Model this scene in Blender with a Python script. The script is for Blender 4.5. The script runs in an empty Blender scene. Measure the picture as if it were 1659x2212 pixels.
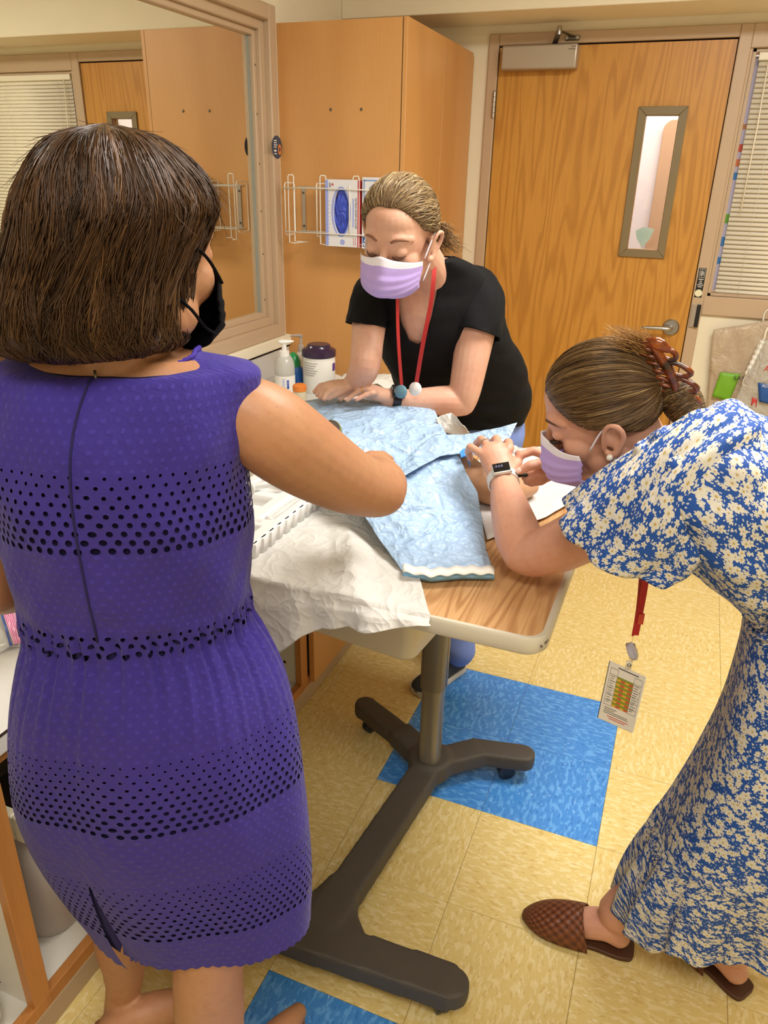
import bpy, bmesh, math, random
import numpy as np
from mathutils import Vector, Matrix, noise
random.seed(7); np.random.seed(7)
SC = bpy.context.scene
COL = SC.collection
# ------------------------------------------------------------------ camera
CAM = np.array([0.5972, -1.5331, 1.5527]); FPX = 1626.3
YAW, PITCH, ROLL = -0.3697, 0.4160, 0.0232
def _axes():
    cy, sy, cp, sp = math.cos(YAW), math.sin(YAW), math.cos(PITCH), math.sin(PITCH)
    f = np.array([sy*cp, cy*cp, -sp]); r = np.array([cy, -sy, 0.]); u = np.cross(r, f)
    c, s = math.cos(ROLL), math.sin(ROLL)
    return c*r+s*u, -s*r+c*u, f
CR, CU, CF = _axes()
cam_d = bpy.data.cameras.new('camera'); cam = bpy.data.objects.new('camera', cam_d); COL.objects.link(cam)
cam_d.sensor_fit = 'VERTICAL'; cam_d.sensor_height = 36.0; cam_d.lens = FPX*36.0/2212.0
cam_d.clip_start = 0.05
cam.matrix_world = Matrix(((CR[0], CU[0], -CF[0], CAM[0]), (CR[1], CU[1], -CF[1], CAM[1]), (CR[2], CU[2], -CF[2], CAM[2]), (0, 0, 0, 1)))
SC.camera = cam
# ------------------------------------------------------------------ world, lights, exposure
wd = bpy.data.worlds.new('world'); SC.world = wd; wd.use_nodes = True
wd.node_tree.nodes['Background'].inputs[0].default_value = (0.9, 0.88, 0.85, 1)
wd.node_tree.nodes['Background'].inputs[1].default_value = 0.35
vs = SC.view_settings
vs.view_transform = 'Standard'; vs.look = 'None'; vs.gamma = 1.0; vs.use_curve_mapping = False
vs.exposure = 0.0
LIGHTS = [((1.0, 0.30, 2.70), 1.2, 0.6, 66.0), ((0.85, -1.9, 2.70), 1.2, 0.6, 35.0)]   # ceiling troffers: centre, length x, width y, watts
HALL_W = 60.0
# ------------------------------------------------------------------ geometry helpers
NH = np.array([math.sin(YAW), math.cos(YAW), 0.]); RH = np.array([math.cos(YAW), -math.sin(YAW), 0.])
UP = np.array([0., 0., 1.])
def ray(px, py):
    d = CF*FPX + CR*(px-829.5) - CU*(py-1106.0)
    return d/np.linalg.norm(d)
def on(px, py, ax, v):
    d = ray(px, py); i = 'xyz'.index(ax)
    return CAM + d*((v-CAM[i])/d[i])
def W(px, py, hd):
    d = ray(px, py)
    return CAM + d*(hd/(d@NH))
def unit(v):
    v = np.asarray(v, float); n = np.linalg.norm(v)
    return v/n if n > 1e-12 else v
def lin(c):
    if isinstance(c, str):
        c = c.lstrip('#'); c = [int(c[i:i+2], 16)/255 for i in (0, 2, 4)]
    return tuple((x/12.92 if x <= 0.04045 else ((x+0.055)/1.055)**2.4) for x in c) + (1.0,)
def crom(rows, k):
    """Catmull-Rom resampling of rows (list of equal-length vectors), k steps per span."""
    R_ = np.asarray(rows, float); m = len(R_); out = []
    for i in range(m-1):
        p0 = R_[max(i-1, 0)]; p1 = R_[i]; p2 = R_[i+1]; p3 = R_[min(i+2, m-1)]
        for j in range(k):
            t = j/k
            out.append(0.5*((2*p1)+(-p0+p2)*t+(2*p0-5*p1+4*p2-p3)*t*t+(-p0+3*p1-3*p2+p3)*t**3))
    out.append(R_[-1]); return np.array(out)
class MB:
    def __init__(s): s.v = []; s.f = []; s.uv = []
    def add(s, v, f, uv=None):
        o = len(s.v); s.v += [tuple(map(float, q)) for q in v]; s.f += [tuple(i+o for i in q) for q in f]
        s.uv += uv if uv is not None else [None]*len(f)
        return s
    def box(s, x0, x1, y0, y1, z0, z1):
        v = [(x, y, z) for z in (z0, z1) for y in (y0, y1) for x in (x0, x1)]
        return s.add(v, [(0, 2, 3, 1), (4, 5, 7, 6), (0, 1, 5, 4), (2, 6, 7, 3), (0, 4, 6, 2), (1, 3, 7, 5)])
    def obox(s, c, ax, ay, az):
        c, ax, ay, az = (np.asarray(q, float) for q in (c, ax, ay, az))
        v = [c+i*ax+j*ay+k*az for k in (-1, 1) for j in (-1, 1) for i in (-1, 1)]
        return s.add(v, [(0, 2, 3, 1), (4, 5, 7, 6), (0, 1, 5, 4), (2, 6, 7, 3), (0, 4, 6, 2), (1, 3, 7, 5)])
    def rings(s, R_, cap=True, uvs=None):
        """closed rings (m, n, 3) lofted"""
        R_ = np.asarray(R_, float); m, n = R_.shape[:2]
        v = R_.reshape(-1, 3); f = []; uv = []
        for i in range(m-1):
            for j in range(n):
                k = (j+1) % n
                f.append((i*n+j, i*n+k, (i+1)*n+k, (i+1)*n+j))
                if uvs is not None:
                    U, Vv = uvs
                    uv.append((((U[i][j]), Vv[i][j]), (U[i][j+1], Vv[i][j+1]), (U[i+1][j+1], Vv[i+1][j+1]), (U[i+1][j], Vv[i+1][j])))
        if cap:
            f.append(tuple(range(n))[::-1]); f.append(tuple((m-1)*n+j for j in range(n)))
            if uvs is not None: uv += [None, None]
        return s.add(v, f, uv if uvs is not None else None)
    def tube(s, pts, rad, n=10, cap=True, flat=None, k=0):
        """tube through pts; rad scalar or list; k>0 = catmull subdivision; flat=(scale,axis) squashes"""
        pts = np.asarray(pts, float)
        rad = np.full(len(pts), rad, float) if np.isscalar(rad) else np.asarray(rad, float)
        if k:
            q = crom(np.column_stack([pts, rad]), k); pts = q[:, :3]; rad = q[:, 3]
        m = len(pts); T_ = np.gradient(pts, axis=0) if m > 2 else np.array([pts[1]-pts[0]]*2)
        T_ = np.array([unit(t) for t in T_])
        a = unit(np.cross(T_[0], [0.13, 0.21, 0.97] if abs(T_[0][2]) < .9 else [1, 0, 0]))
        R_ = []
        for i in range(m):
            a = unit(a - T_[i]*(a@T_[i])); b = np.cross(T_[i], a)
            ring = np.array([a*math.cos(t)+b*math.sin(t) for t in np.arange(n)*2*math.pi/n])
            if flat is not None:
                sc, axd = flat; axd = unit(axd); ring = ring - np.outer(ring@axd, axd)*(1-sc)
            R_.append(pts[i]+rad[i]*ring)
        return s.rings(R_, cap)
    def caps(s, pts, rad, n=12, k=0, flat=None):
        """capsule-like tube with rounded ends"""
        pts = np.asarray(pts, float); rad = np.full(len(pts), rad, float) if np.isscalar(rad) else np.asarray(rad, float)
        if k:
            q = crom(np.column_stack([pts, rad]), k); pts = q[:, :3]; rad = q[:, 3]
        d0 = unit(pts[0]-pts[1]); d1 = unit(pts[-1]-pts[-2]); P = []; R_ = []
        for t in (1.0, .8, .5): P.append(pts[0]+d0*rad[0]*t*.98); R_.append(rad[0]*max(math.sqrt(1-min(t, .995)**2), .06))
        P += list(pts); R_ += list(rad)
        for t in (.5, .8, 1.0): P.append(pts[-1]+d1*rad[-1]*t*.98); R_.append(rad[-1]*max(math.sqrt(1-min(t, .995)**2), .06))
        return s.tube(P, R_, n, True, flat)
    def ell(s, c, ax, ay, az, n=20, m=12):
        """ellipsoid from three half-axis vectors"""
        c, ax, ay, az = (np.asarray(q, float) for q in (c, ax, ay, az)); R_ = []
        for i in range(1, m):
            t = math.pi*i/m
            R_.append([c+az*math.cos(t)+math.sin(t)*(ax*math.cos(p_)+ay*math.sin(p_)) for p_ in np.arange(n)*2*math.pi/n])
        R_ = R_[::-1]
        return s.rings(R_, True)
    def lathe(s, c, prof, n=32, axis=(0, 0, 1), cap=True):
        ax = unit(axis); a = unit(np.cross(ax, [0, 1, 0] if abs(ax[1]) < .9 else [1, 0, 0])); b = np.cross(ax, a)
        c = np.asarray(c, float)
        R_ = [[c+ax*z+r*(a*math.cos(t)+b*math.sin(t)) for t in np.arange(n)*2*math.pi/n] for r, z in prof]
        return s.rings(R_, cap)
    def grid(s, P, uv=True, flip=False):
        P = np.asarray(P, float); m, n = P.shape[:2]; f = []; u = []
        for i in range(m-1):
            for j in range(n-1):
                q = [(i, j), (i, j+1), (i+1, j+1), (i+1, j)]
                if flip: q = q[::-1]
                f.append(tuple(a*n+b for a, b in q)); u.append(tuple((b/(n-1), a/(m-1)) for a, b in q))
        return s.add(P.reshape(-1, 3), f, u)
    def prism(s, poly, d):
        """extrude a planar polygon (3d pts) by vector d"""
        poly = np.asarray(poly, float); n = len(poly); d = np.asarray(d, float)
        v = list(poly)+list(poly+d)
        f = [tuple(range(n))[::-1], tuple(range(n, 2*n))]+[(i, (i+1) % n, n+(i+1) % n, n+i) for i in range(n)]
        return s.add(v, f)
    def mesh(s, name, fix=True):
        me = bpy.data.meshes.new(name); me.from_pydata(s.v, [], s.f)
        if any(q is not None for q in s.uv):
            l = me.uv_layers.new(name='uv'); flat = []
            for fc, q in zip(s.f, s.uv):
                flat += [c for p_ in (q if q is not None else [(0, 0)]*len(fc)) for c in p_]
            l.data.foreach_set('uv', flat)
        me.update()
        if fix:
            bm = bmesh.new(); bm.from_mesh(me); bmesh.ops.recalc_face_normals(bm, faces=bm.faces); bm.to_mesh(me); bm.free()
        return me
    def build(s, name, mat, parent=None, smooth=True, bevel=0, solid=0, sub=0, autos=None, fix=True, bseg=2):
        me = s.mesh(name, fix); return link(name, me, mat, parent, smooth, bevel, solid, sub, autos, bseg)
def link(name, me, mat, parent=None, smooth=True, bevel=0, solid=0, sub=0, autos=None, bseg=2):
    o = bpy.data.objects.new(name, me); COL.objects.link(o)
    if mat is not None:
        for m_ in (mat if isinstance(mat, (list, tuple)) else [mat]): me.materials.append(m_)
    if smooth: me.shade_smooth()
    if autos and smooth:
        bm = bmesh.new(); bm.from_mesh(me)
        for e in bm.edges:
            e.smooth = not (len(e.link_faces) == 2 and e.calc_face_angle(0) > math.radians(autos))
        bm.to_mesh(me); bm.free()
    if bevel:
        b = o.modifiers.new('bevel', 'BEVEL'); b.width = bevel; b.segments = bseg; b.limit_method = 'ANGLE'; b.angle_limit = 0.6
        b.harden_normals = False
    if sub:
        b = o.modifiers.new('sub', 'SUBSURF'); b.levels = sub; b.render_levels = sub
    if solid:
        b = o.modifiers.new('solid', 'SOLIDIFY'); b.thickness = solid; b.offset = 0
    par(o, parent); return o
def par(o, parent):
    if parent is not None:
        o.parent = parent; o.matrix_parent_inverse = Matrix.Translation(parent.location).inverted()
def boxo(name, x0, x1, y0, y1, z0, z1, mat, parent=None, bevel=0.0, smooth=False):
    return MB().box(x0, x1, y0, y1, z0, z1).build(name, mat, parent, smooth=smooth or bevel > 0, bevel=bevel, autos=30)
def thing(name, label, cat, loc=(0, 0, 0), group=None):
    o = bpy.data.objects.new(name, None); COL.objects.link(o); o.location = tuple(map(float, loc)); o.empty_display_size = .05
    return tag(o, label, cat, group)
def tag(o, label, cat, group=None):
    o['label'] = label; o['category'] = cat
    if group: o['group'] = group
    return o
def struct(o, label=None):
    o['kind'] = 'structure'
    if label: o['label'] = label
    return o
def sempty(name, loc, label=None):
    o = bpy.data.objects.new(name, None); COL.objects.link(o); o.location = loc; o.empty_display_size = .05
    return struct(o, label)
def voxel(mb, name, mat, parent, vox=0.003, smooth=4, fac=0.5, post=None):
    me = mb.mesh(name); o = bpy.data.objects.new(name, me); COL.objects.link(o)
    m_ = o.modifiers.new('r', 'REMESH'); m_.mode = 'VOXEL'; m_.voxel_size = vox
    if smooth:
        m2 = o.modifiers.new('s', 'SMOOTH'); m2.iterations = smooth; m2.factor = fac
    dg = bpy.context.evaluated_depsgraph_get(); dg.update()
    nm = bpy.data.meshes.new_from_object(o.evaluated_get(dg)); bpy.data.objects.remove(o); bpy.data.meshes.remove(me)
    nm.name = name
    if post: post(nm)
    return link(name, nm, mat, parent, True)
def text(name, body, size, loc, xdir, updir, mat, parent, align='CENTER', depth=0.0, sx=1.0):
    cu = bpy.data.curves.new(name, 'FONT'); cu.body = body; cu.size = size; cu.align_x = align; cu.align_y = 'CENTER'; cu.extrude = depth
    o = bpy.data.objects.new(name, cu); COL.objects.link(o)
    dg = bpy.context.evaluated_depsgraph_get(); dg.update()
    me = bpy.data.meshes.new_from_object(o.evaluated_get(dg)); bpy.data.objects.remove(o); bpy.data.curves.remove(cu)
    x = Vector(unit(xdir)); y = Vector(unit(updir)); z = x.cross(y)
    M = Matrix(((x[0]*sx, y[0], z[0], loc[0]), (x[1]*sx, y[1], z[1], loc[1]), (x[2]*sx, y[2], z[2], loc[2]), (0, 0, 0, 1)))
    me.transform(M); return link(name, me, mat, parent, False)
# ------------------------------------------------------------------ material helpers
class N:
    """tiny node-graph builder"""
    def __init__(s, name):
        s.m = bpy.data.materials.new(name); s.m.use_nodes = True; s.t = s.m.node_tree; s.b = s.t.nodes['Principled BSDF']; s._tc = None
        s.out = s.t.nodes['Material Output']
    def n(s, typ, **kw):
        nd = s.t.nodes.new(typ)
        for k, v in kw.items(): setattr(nd, k, v)
        return nd
    def set(s, sock, v):
        if hasattr(v, 'is_output') or isinstance(v, bpy.types.NodeSocket): s.t.links.new(v, sock)
        elif isinstance(v, str): sock.default_value = lin(v)
        elif isinstance(v, (tuple, list)) and len(v) == 3 and sock.type == 'RGBA': sock.default_value = tuple(v)+(1,)
        else: sock.default_value = v
    def coord(s, kind='Object'):
        if s._tc is None: s._tc = s.n('ShaderNodeTexCoord')
        return s._tc.outputs[kind]
    def map(s, v, scale=(1, 1, 1), loc=(0, 0, 0), rot=(0, 0, 0)):
        nd = s.n('ShaderNodeMapping'); s.set(nd.inputs[0], v); nd.inputs[1].default_value = loc; nd.inputs[2].default_value = rot; nd.inputs[3].default_value = scale
        return nd.outputs[0]
    def noise(s, v, scale=5, detail=2, rough=.5, dist=0, out=0):
        nd = s.n('ShaderNodeTexNoise'); s.set(nd.inputs['Vector'], v); nd.inputs['Scale'].default_value = scale; nd.inputs['Detail'].default_value = detail
        nd.inputs['Roughness'].default_value = rough; nd.inputs['Distortion'].default_value = dist; return nd.outputs[out]
    def vor(s, v, scale=5, feat='F1', rnd=1.0, dim='3D', out='Distance'):
        nd = s.n('ShaderNodeTexVoronoi', feature=feat, voronoi_dimensions=dim); s.set(nd.inputs['Vector'], v); nd.inputs['Scale'].default_value = scale; nd.inputs['Randomness'].default_value = rnd
        return nd.outputs[out]
    def ma(s, op, a, b=None, c=None, clamp=False):
        nd = s.n('ShaderNodeMath', operation=op, use_clamp=clamp); s.set(nd.inputs[0], a)
        if b is not None: s.set(nd.inputs[1], b)
        if c is not None: s.set(nd.inputs[2], c)
        return nd.outputs[0]
    def sep(s, v):
        nd = s.n('ShaderNodeSeparateXYZ'); s.set(nd.inputs[0], v); return nd.outputs
    def comb(s, x=0, y=0, z=0):
        nd = s.n('ShaderNodeCombineXYZ')
        for i, q in enumerate((x, y, z)): s.set(nd.inputs[i], q)
        return nd.outputs[0]
    def mr(s, v, a, b, c=0, d=1, smooth=False):
        nd = s.n('ShaderNodeMapRange'); nd.interpolation_type = 'SMOOTHSTEP' if smooth else 'LINEAR'
        for i, q in enumerate((v, a, b, c, d)): s.set(nd.inputs[i], q)
        return nd.outputs[0]
    def ramp(s, v, stops, interp='LINEAR'):
        nd = s.n('ShaderNodeValToRGB'); s.set(nd.inputs[0], v); cr = nd.color_ramp; cr.interpolation = interp
        while len(cr.elements) < len(stops): cr.elements.new(.5)
        for e, (p_, c) in zip(cr.elements, stops): e.position = p_; e.color = lin(c) if isinstance(c, str) else (c, c, c, 1)
        return nd.outputs[0]
    def mix(s, fac, a, b, mode='MIX'):
        nd = s.n('ShaderNodeMix', data_type='RGBA', blend_type=mode); s.set(nd.inputs[0], fac); s.set(nd.inputs[6], a); s.set(nd.inputs[7], b); return nd.outputs[2]
    def vadd(s, a, b):
        nd = s.n('ShaderNodeVectorMath', operation='ADD'); s.set(nd.inputs[0], a); s.set(nd.inputs[1], b); return nd.outputs[0]
    def bump(s, h, strength=.2, dist=.01, prev=None):
        nd = s.n('ShaderNodeBump'); s.set(nd.inputs['Height'], h); nd.inputs['Strength'].default_value = strength; nd.inputs['Distance'].default_value = dist
        if prev is not None: s.set(nd.inputs['Normal'], prev)
        return nd.outputs[0]
    def bs(s, **kw):
        for k, v in kw.items(): s.set(s.b.inputs[{'base': 'Base Color', 'rough': 'Roughness', 'metal': 'Metallic', 'alpha': 'Alpha', 'normal': 'Normal', 'trans': 'Transmission Weight', 'ior': 'IOR', 'sss': 'Subsurface Weight', 'sheen': 'Sheen Weight', 'coat': 'Coat Weight', 'spec': 'Specular IOR Level', 'emit': 'Emission Color', 'emits': 'Emission Strength'}[k]], v)
        return s.m
def M_(name, col, rough=.5, metal=0, var=0, vscale=8, bump=0, bscale=60, **kw):
    """plain procedural material: base colour with slight noise variation and optional fine bump"""
    g = N(name)
    c = col
    if var:
        nz = g.noise(g.coord(), vscale, 3)
        c1 = [min(1, q*(1+var)) for q in lin(col)[:3]]; c2 = [q*(1-var) for q in lin(col)[:3]]
        c = g.mix(nz, tuple(c2), tuple(c1))
    g.bs(base=c, rough=rough, metal=metal, **kw)
    if bump: g.bs(normal=g.bump(g.noise(g.coord(), bscale, 3), bump, .004))
    return g.m
# ================================================================== materials of the room
def wood(name, base, dark, light, kx=7., kz=.55, rings=9., rough=.38, grain='z', amount=.55, fine=.35, perp=None):
    g = N(name); co = g.coord(); oi = g.n('ShaderNodeObjectInfo')
    off = g.ma('MULTIPLY', oi.outputs['Random'], 17.0)
    x, y, z = g.sep(co)
    along = {'x': x, 'y': y, 'z': z}[grain]
    acr = {'x': g.ma('ADD', y, z), 'y': g.ma('ADD', x, z), 'z': g.ma('ADD', x, y)}[grain]
    v = g.comb(g.ma('MULTIPLY', acr, kx), g.ma('MULTIPLY', along, kz), off)
    n1 = g.noise(v, 1.0, 2, .45)
    s = g.ma('SINE', g.ma('MULTIPLY', n1, rings*6.283))
    s = g.mr(s, -.2, 1.0, 0, 1)
    v2 = g.comb(g.ma('MULTIPLY', acr, 220), g.ma('MULTIPLY', along, 7), off)
    n2 = g.noise(v2, 1.0, 3, .6)
    n3 = g.noise(g.comb(g.ma('MULTIPLY', acr, 3), g.ma('MULTIPLY', along, .8), off), 1.0, 3)
    c = g.mix(n3, base, light)
    c = g.mix(g.ma('MULTIPLY', s, amount), c, dark)
    c = g.mix(g.ma('MULTIPLY', g.mr(n2, .45, .75), fine), c, dark)
    g.bs(base=c, rough=rough, normal=g.bump(n2, .08, .002)); return g.m
mWall = M_('wall_paint', '#ece2c8', .75, var=.03, bump=.06, bscale=180)
mCeil = M_('ceiling_paint', '#e9e2cc', .8, var=.02)
mTaupe = M_('taupe_metal_paint', '#bfa588', .42, var=.03, bump=.04, bscale=90)
mBronze = M_('lite_frame_paint', '#80704f', .45, var=.04)
mOak = wood('oak_veneer', '#c58b38', '#9d641d', '#ce9642', kx=6.5, kz=.62, rings=13, amount=.45, fine=.35)
mMaple = wood('maple_laminate', '#cb9150', '#b27a3e', '#d6a062', kx=2.6, kz=.5, rings=2.2, amount=.30, fine=.16, rough=.42)
mMapleD = wood('maple_edge', '#b9773a', '#8f5524', '#c58a4c', kx=9, kz=.6, rings=4, amount=.35, fine=.25, rough=.42)
mGap = M_('dark_gap', '#2a150c', .9)
mSteel = M_('brushed_steel', '#b4b2ad', .32, 1.0, var=.06, vscale=40)
mAlu = M_('closer_silver_paint', '#b5aa9c', .36, .55, var=.04)
mChromeD = M_('dark_metal', '#6b655c', .35, .9)
mBlack = M_('black_plastic', '#15130f', .45, var=.1)
mWhitePl = M_('white_plastic', '#eceae4', .35)
mCream = M_('cream_plastic', '#d3c8aa', .45, var=.03)
mInk = M_('black_ink', '#1a1a1c', .6)
mPaper = M_('paper', '#efece4', .8, var=.03)
mLam = M_('counter_laminate', '#cfccc6', .42, var=.05, vscale=160)
mMelam = M_('white_melamine', '#ded9cd', .5, var=.03)
mHallWall = M_('hall_paint', '#e6d6d6', .7, var=.02)
mTan = M_('tan_board', '#bf9474', .6, var=.06)
def vct(name, base, hi, lo, dk):
    g = N(name); oi = g.n('ShaderNodeObjectInfo')
    v = g.vadd(g.coord(), g.comb(g.ma('MULTIPLY', oi.outputs['Random'], 37.), g.ma('MULTIPLY', oi.outputs['Random'], 91.), 0))
    a = g.noise(g.map(v, (38, 92, 1)), 1, 2, .5, .4); b = g.noise(g.map(v, (48, 120, 1), (5, 3, 0)), 1, 1.5, .5, .5); c = g.noise(g.map(v, (55, 150, 1), (9, 1, 0)), 1, 2, .5, .3)
    d = g.noise(v, 9, 2)
    col = g.mix(d, base, lo)
    col = g.mix(g.mr(a, .50, .60, 0, .75), col, hi)
    col = g.mix(g.mr(b, .60, .66, 0, .6), col, dk)
    col = g.mix(g.mr(c, .68, .72, 0, .8), col, '#f3ead0' if name[0] == 'y' else '#b9d6f3')
    g.bs(base=col, rough=g.mr(d, .3, .7, .28, .4), normal=g.bump(g.noise(v, 14, 2), .05, .01)); return g.m
mYel = vct('yellow_vinyl', '#e0c985', '#ead8a3', '#d9bf78', '#cba75c')
mBlu = vct('blue_vinyl', '#4a90da', '#6cadec', '#3d82cf', '#2f6fc0')
mSub = M_('floor_seam', '#8d7640', .7, var=.08)
mBase = M_('rubber_cove_base', '#b39a7c', .5, var=.05)
# ================================================================== floor with its tiles
XL, XR, YB, YF, ZC = -1.10, 2.7, 2.479, -3.1, 2.715
fl = struct(MB().box(XL-.3, XR, YF, YB+1.6, -.06, -.0025).build('floor', mSub, smooth=False), 'mottled yellow vinyl tile floor with inset blue tile squares')
TS = 0.3048
def tile_mesh(nm, mt):
    h = TS/2-.0004; b = .0008
    R_ = [[(-h, -h, -.0025), (h, -h, -.0025), (h, h, -.0025), (-h, h, -.0025)], [(-h, -h, -b), (h, -h, -b), (h, h, -b), (-h, h, -b)], [(-h+b, -h+b, 0), (h-b, -h+b, 0), (h-b, h-b, 0), (-h+b, h-b, 0)]]
    me = MB().rings(R_).mesh(nm); me.materials.append(mt); return me
meY, meB = tile_mesh('yellow_tile', mYel), tile_mesh('blue_tile', mBlu)
blue = {(i, j) for i in (0, 1) for j in (0, 1, -3, -4)} | {(i, j) for i in (4, 5) for j in (-1, -2)}
rt = random.Random(3)
for i in range(-3, 8):
    for j in range(-6, 8):
        o = bpy.data.objects.new('tile', meB if (i, j) in blue else meY); COL.objects.link(o)
        o.location = ((i+.5)*TS, (j+.5)*TS, 0); o.rotation_euler = (0, 0, math.pi/2*((i+j) % 2)+math.pi*rt.randint(0, 1))
        o.parent = fl
# ================================================================== walls, ceiling, soffit
DX0, DX1, DZ = -.430, .605, 2.134          # door opening
SX0, SX1, SZ0, SZ1 = .668, 1.62, 1.078, 2.092   # sidelight opening
wb = MB()
wb.box(XL-.15, DX0, YB, YB+.12, 0, ZC); wb.box(DX0, DX1, YB, YB+.12, DZ, ZC); wb.box(DX1, SX0, YB, YB+.12, 0, ZC)
wb.box(SX0, SX1, YB, YB+.12, 0, SZ0); wb.box(SX0, SX1, YB, YB+.12, SZ1, ZC); wb.box(SX1, XR, YB, YB+.12, 0, ZC)
struct(wb.build('wall_back', mWall, smooth=False), 'cream painted wall around the door')
WY0, WY1, WZ0, WZ1 = -1.2, 1.475, .905, 2.15   # left interior window opening in wall
wl = MB()
wl.box(XL-.12, XL, YF, WY0, 0, ZC); wl.box(XL-.12, XL, WY1, YB, 0, ZC); wl.box(XL-.12, XL, WY0, WY1, 0, WZ0); wl.box(XL-.12, XL, WY0, WY1, WZ1, ZC)
struct(wl.build('wall_left', mWall, smooth=False), 'cream painted wall holding the large interior window')
struct(boxo('wall_right', XR, XR+.1, YF, YB, 0, ZC, mWall))
struct(boxo('wall_front', XL-.1, XR+.1, YF-.1, YF, 0, ZC, mWall))
struct(boxo('ceiling', XL-.12, XR+.1, YF-.1, YB+.12, ZC, ZC+.08, mCeil))
struct(boxo('trim_1', XL, XR, 2.165, YB, 2.218, ZC, mWall, bevel=.004), 'cream soffit running along the top of the back wall')
struct(boxo('baseboard_back', DX1+.05, XR, YB-.008, YB, 0, .10, mBase, bevel=.003))
# ceiling troffers (real lamps above the frame)
gE = N('lamp_diffuser'); gE.bs(base='#ffffff', emit=(1, .95, .86, 1), emits=1.0); mEmit = gE.m
for k, (c, lx, ly, wt) in enumerate(LIGHTS):
    t = thing('ceiling_light', ['recessed fluorescent ceiling panel above the table', 'recessed fluorescent ceiling panel behind the viewer'][k], 'ceiling light', c, 'ceiling panels')
    MB().box(c[0]-lx/2, c[0]+lx/2, c[1]-ly/2, c[1]+ly/2, c[2], c[2]+.010).build('diffuser', mEmit, t, smooth=False)
    f = MB(); w = .03
    f.box(c[0]-lx/2-w, c[0]+lx/2+w, c[1]-ly/2-w, c[1]-ly/2, c[2]-.006, c[2]+.014); f.box(c[0]-lx/2-w, c[0]+lx/2+w, c[1]+ly/2, c[1]+ly/2+w, c[2]-.006, c[2]+.014)
    f.box(c[0]-lx/2-w, c[0]-lx/2, c[1]-ly/2, c[1]+ly/2, c[2]-.006, c[2]+.014); f.box(c[0]+lx/2, c[0]+lx/2+w, c[1]-ly/2, c[1]+ly/2, c[2]-.006, c[2]+.014)
    f.build('frame', mWhitePl, t, smooth=False)
    ld = bpy.data.lights.new('troffer_light', 'AREA'); ld.shape = 'RECTANGLE'; ld.size = lx; ld.size_y = ly; ld.energy = wt; ld.color = (1, .975, .935)
    lo = bpy.data.objects.new('troffer_light', ld); COL.objects.link(lo); lo.location = (c[0], c[1], c[2]-.012)
# ================================================================== hall beyond the door, dark room beyond the window
struct(boxo('wall_hall', -1.3, XR+.5, 4.0, 4.1, -.0, ZC, mHallWall), 'pale hall wall seen through the door glass')
struct(boxo('ceiling_hall', -1.3, XR+.5, YB+.12, 4.1, ZC, ZC+.08, mCeil))
hb = MB(); prof = []
for a in np.linspace(math.pi/2, math.pi, 8): prof.append((.325+.06*math.cos(a), 3.97, 1.868+.06*math.sin(a)))
prof += [(.265, 3.97, .2), (1.0, 3.97, .2), (1.0, 3.97, 1.928)]
tag(hb.prism([(x, y, z) for x, y, z in prof], (0, .02, 0)).build('wall_panel', mTan, smooth=False, bevel=.004), 'tan rounded board on the hall wall seen through door glass', 'panel')
ld = bpy.data.lights.new('hall_light', 'AREA'); ld.shape = 'RECTANGLE'; ld.size = 2.4; ld.size_y = .5; ld.energy = HALL_W; ld.color = (1, .95, .93)
lo = bpy.data.objects.new('hall_light', ld); COL.objects.link(lo); lo.location = (.6, 3.3, ZC-.03)
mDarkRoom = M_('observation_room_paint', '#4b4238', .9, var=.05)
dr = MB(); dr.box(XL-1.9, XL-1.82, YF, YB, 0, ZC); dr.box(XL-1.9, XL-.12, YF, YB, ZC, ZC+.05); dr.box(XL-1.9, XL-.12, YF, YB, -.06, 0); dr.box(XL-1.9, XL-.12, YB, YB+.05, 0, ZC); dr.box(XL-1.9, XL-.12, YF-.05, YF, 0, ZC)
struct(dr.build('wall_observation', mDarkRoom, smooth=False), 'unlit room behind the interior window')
# ================================================================== left interior window
w1 = sempty('window_1', (XL, WY1, WZ0), 'large fixed interior window in a taupe metal frame reflecting the room')
def wframe(x0, x1, ya, yb, za, zb, w, nm, bev=.003):
    m = MB(); m.box(x0, x1, ya, ya+w, za, zb); m.box(x0, x1, yb-w, yb, za, zb); m.box(x0, x1, ya+w, yb-w, za, za+w); m.box(x0, x1, ya+w, yb-w, zb-w, zb)
    m.build(nm, mTaupe, w1, bevel=bev, autos=30)
wframe(XL-.075, XL+.014, WY0-.05, 1.522, .897, 2.158, .055, 'window_frame', .005)
wframe(XL-.075, XL-.012, WY0, 1.468, .951, 2.104, .035, 'window_frame_step')
wframe(XL-.075, XL-.030, WY0+.03, 1.434, .985, 2.070, .022, 'glazing_stop')
g = N('one_way_glass'); gl = g.n('ShaderNodeBsdfGlossy'); gl.inputs['Roughness'].default_value = .008; gl.inputs['Color'].default_value = (.97, .97, .90, 1)
tr = g.n('ShaderNodeBsdfTransparent'); tr.inputs['Color'].default_value = (.75, .8, .78, 1)
lw = g.n('ShaderNodeFresnel'); lw.inputs['IOR'].default_value = 1.6
mx = g.n('ShaderNodeMixShader'); g.set(mx.inputs[0], g.mr(lw.outputs[0], .04, .6, .84, .95)); g.t.links.new(tr.outputs[0], mx.inputs[1]); g.t.links.new(gl.outputs[0], mx.inputs[2]); g.t.links.new(mx.outputs[0], g.out.inputs[0]); mMirror = g.m
boxo('glass_pane', XL-.055, XL-.049, WY0+.04, 1.414, 1.005, 2.05, mMirror, w1)
mRubber = M_('grey_gasket', '#8f938a', .5)
boxo('glass_gasket', XL-.062, XL-.046, 1.398, 1.416, .99, 2.065, mRubber, w1)
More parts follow.
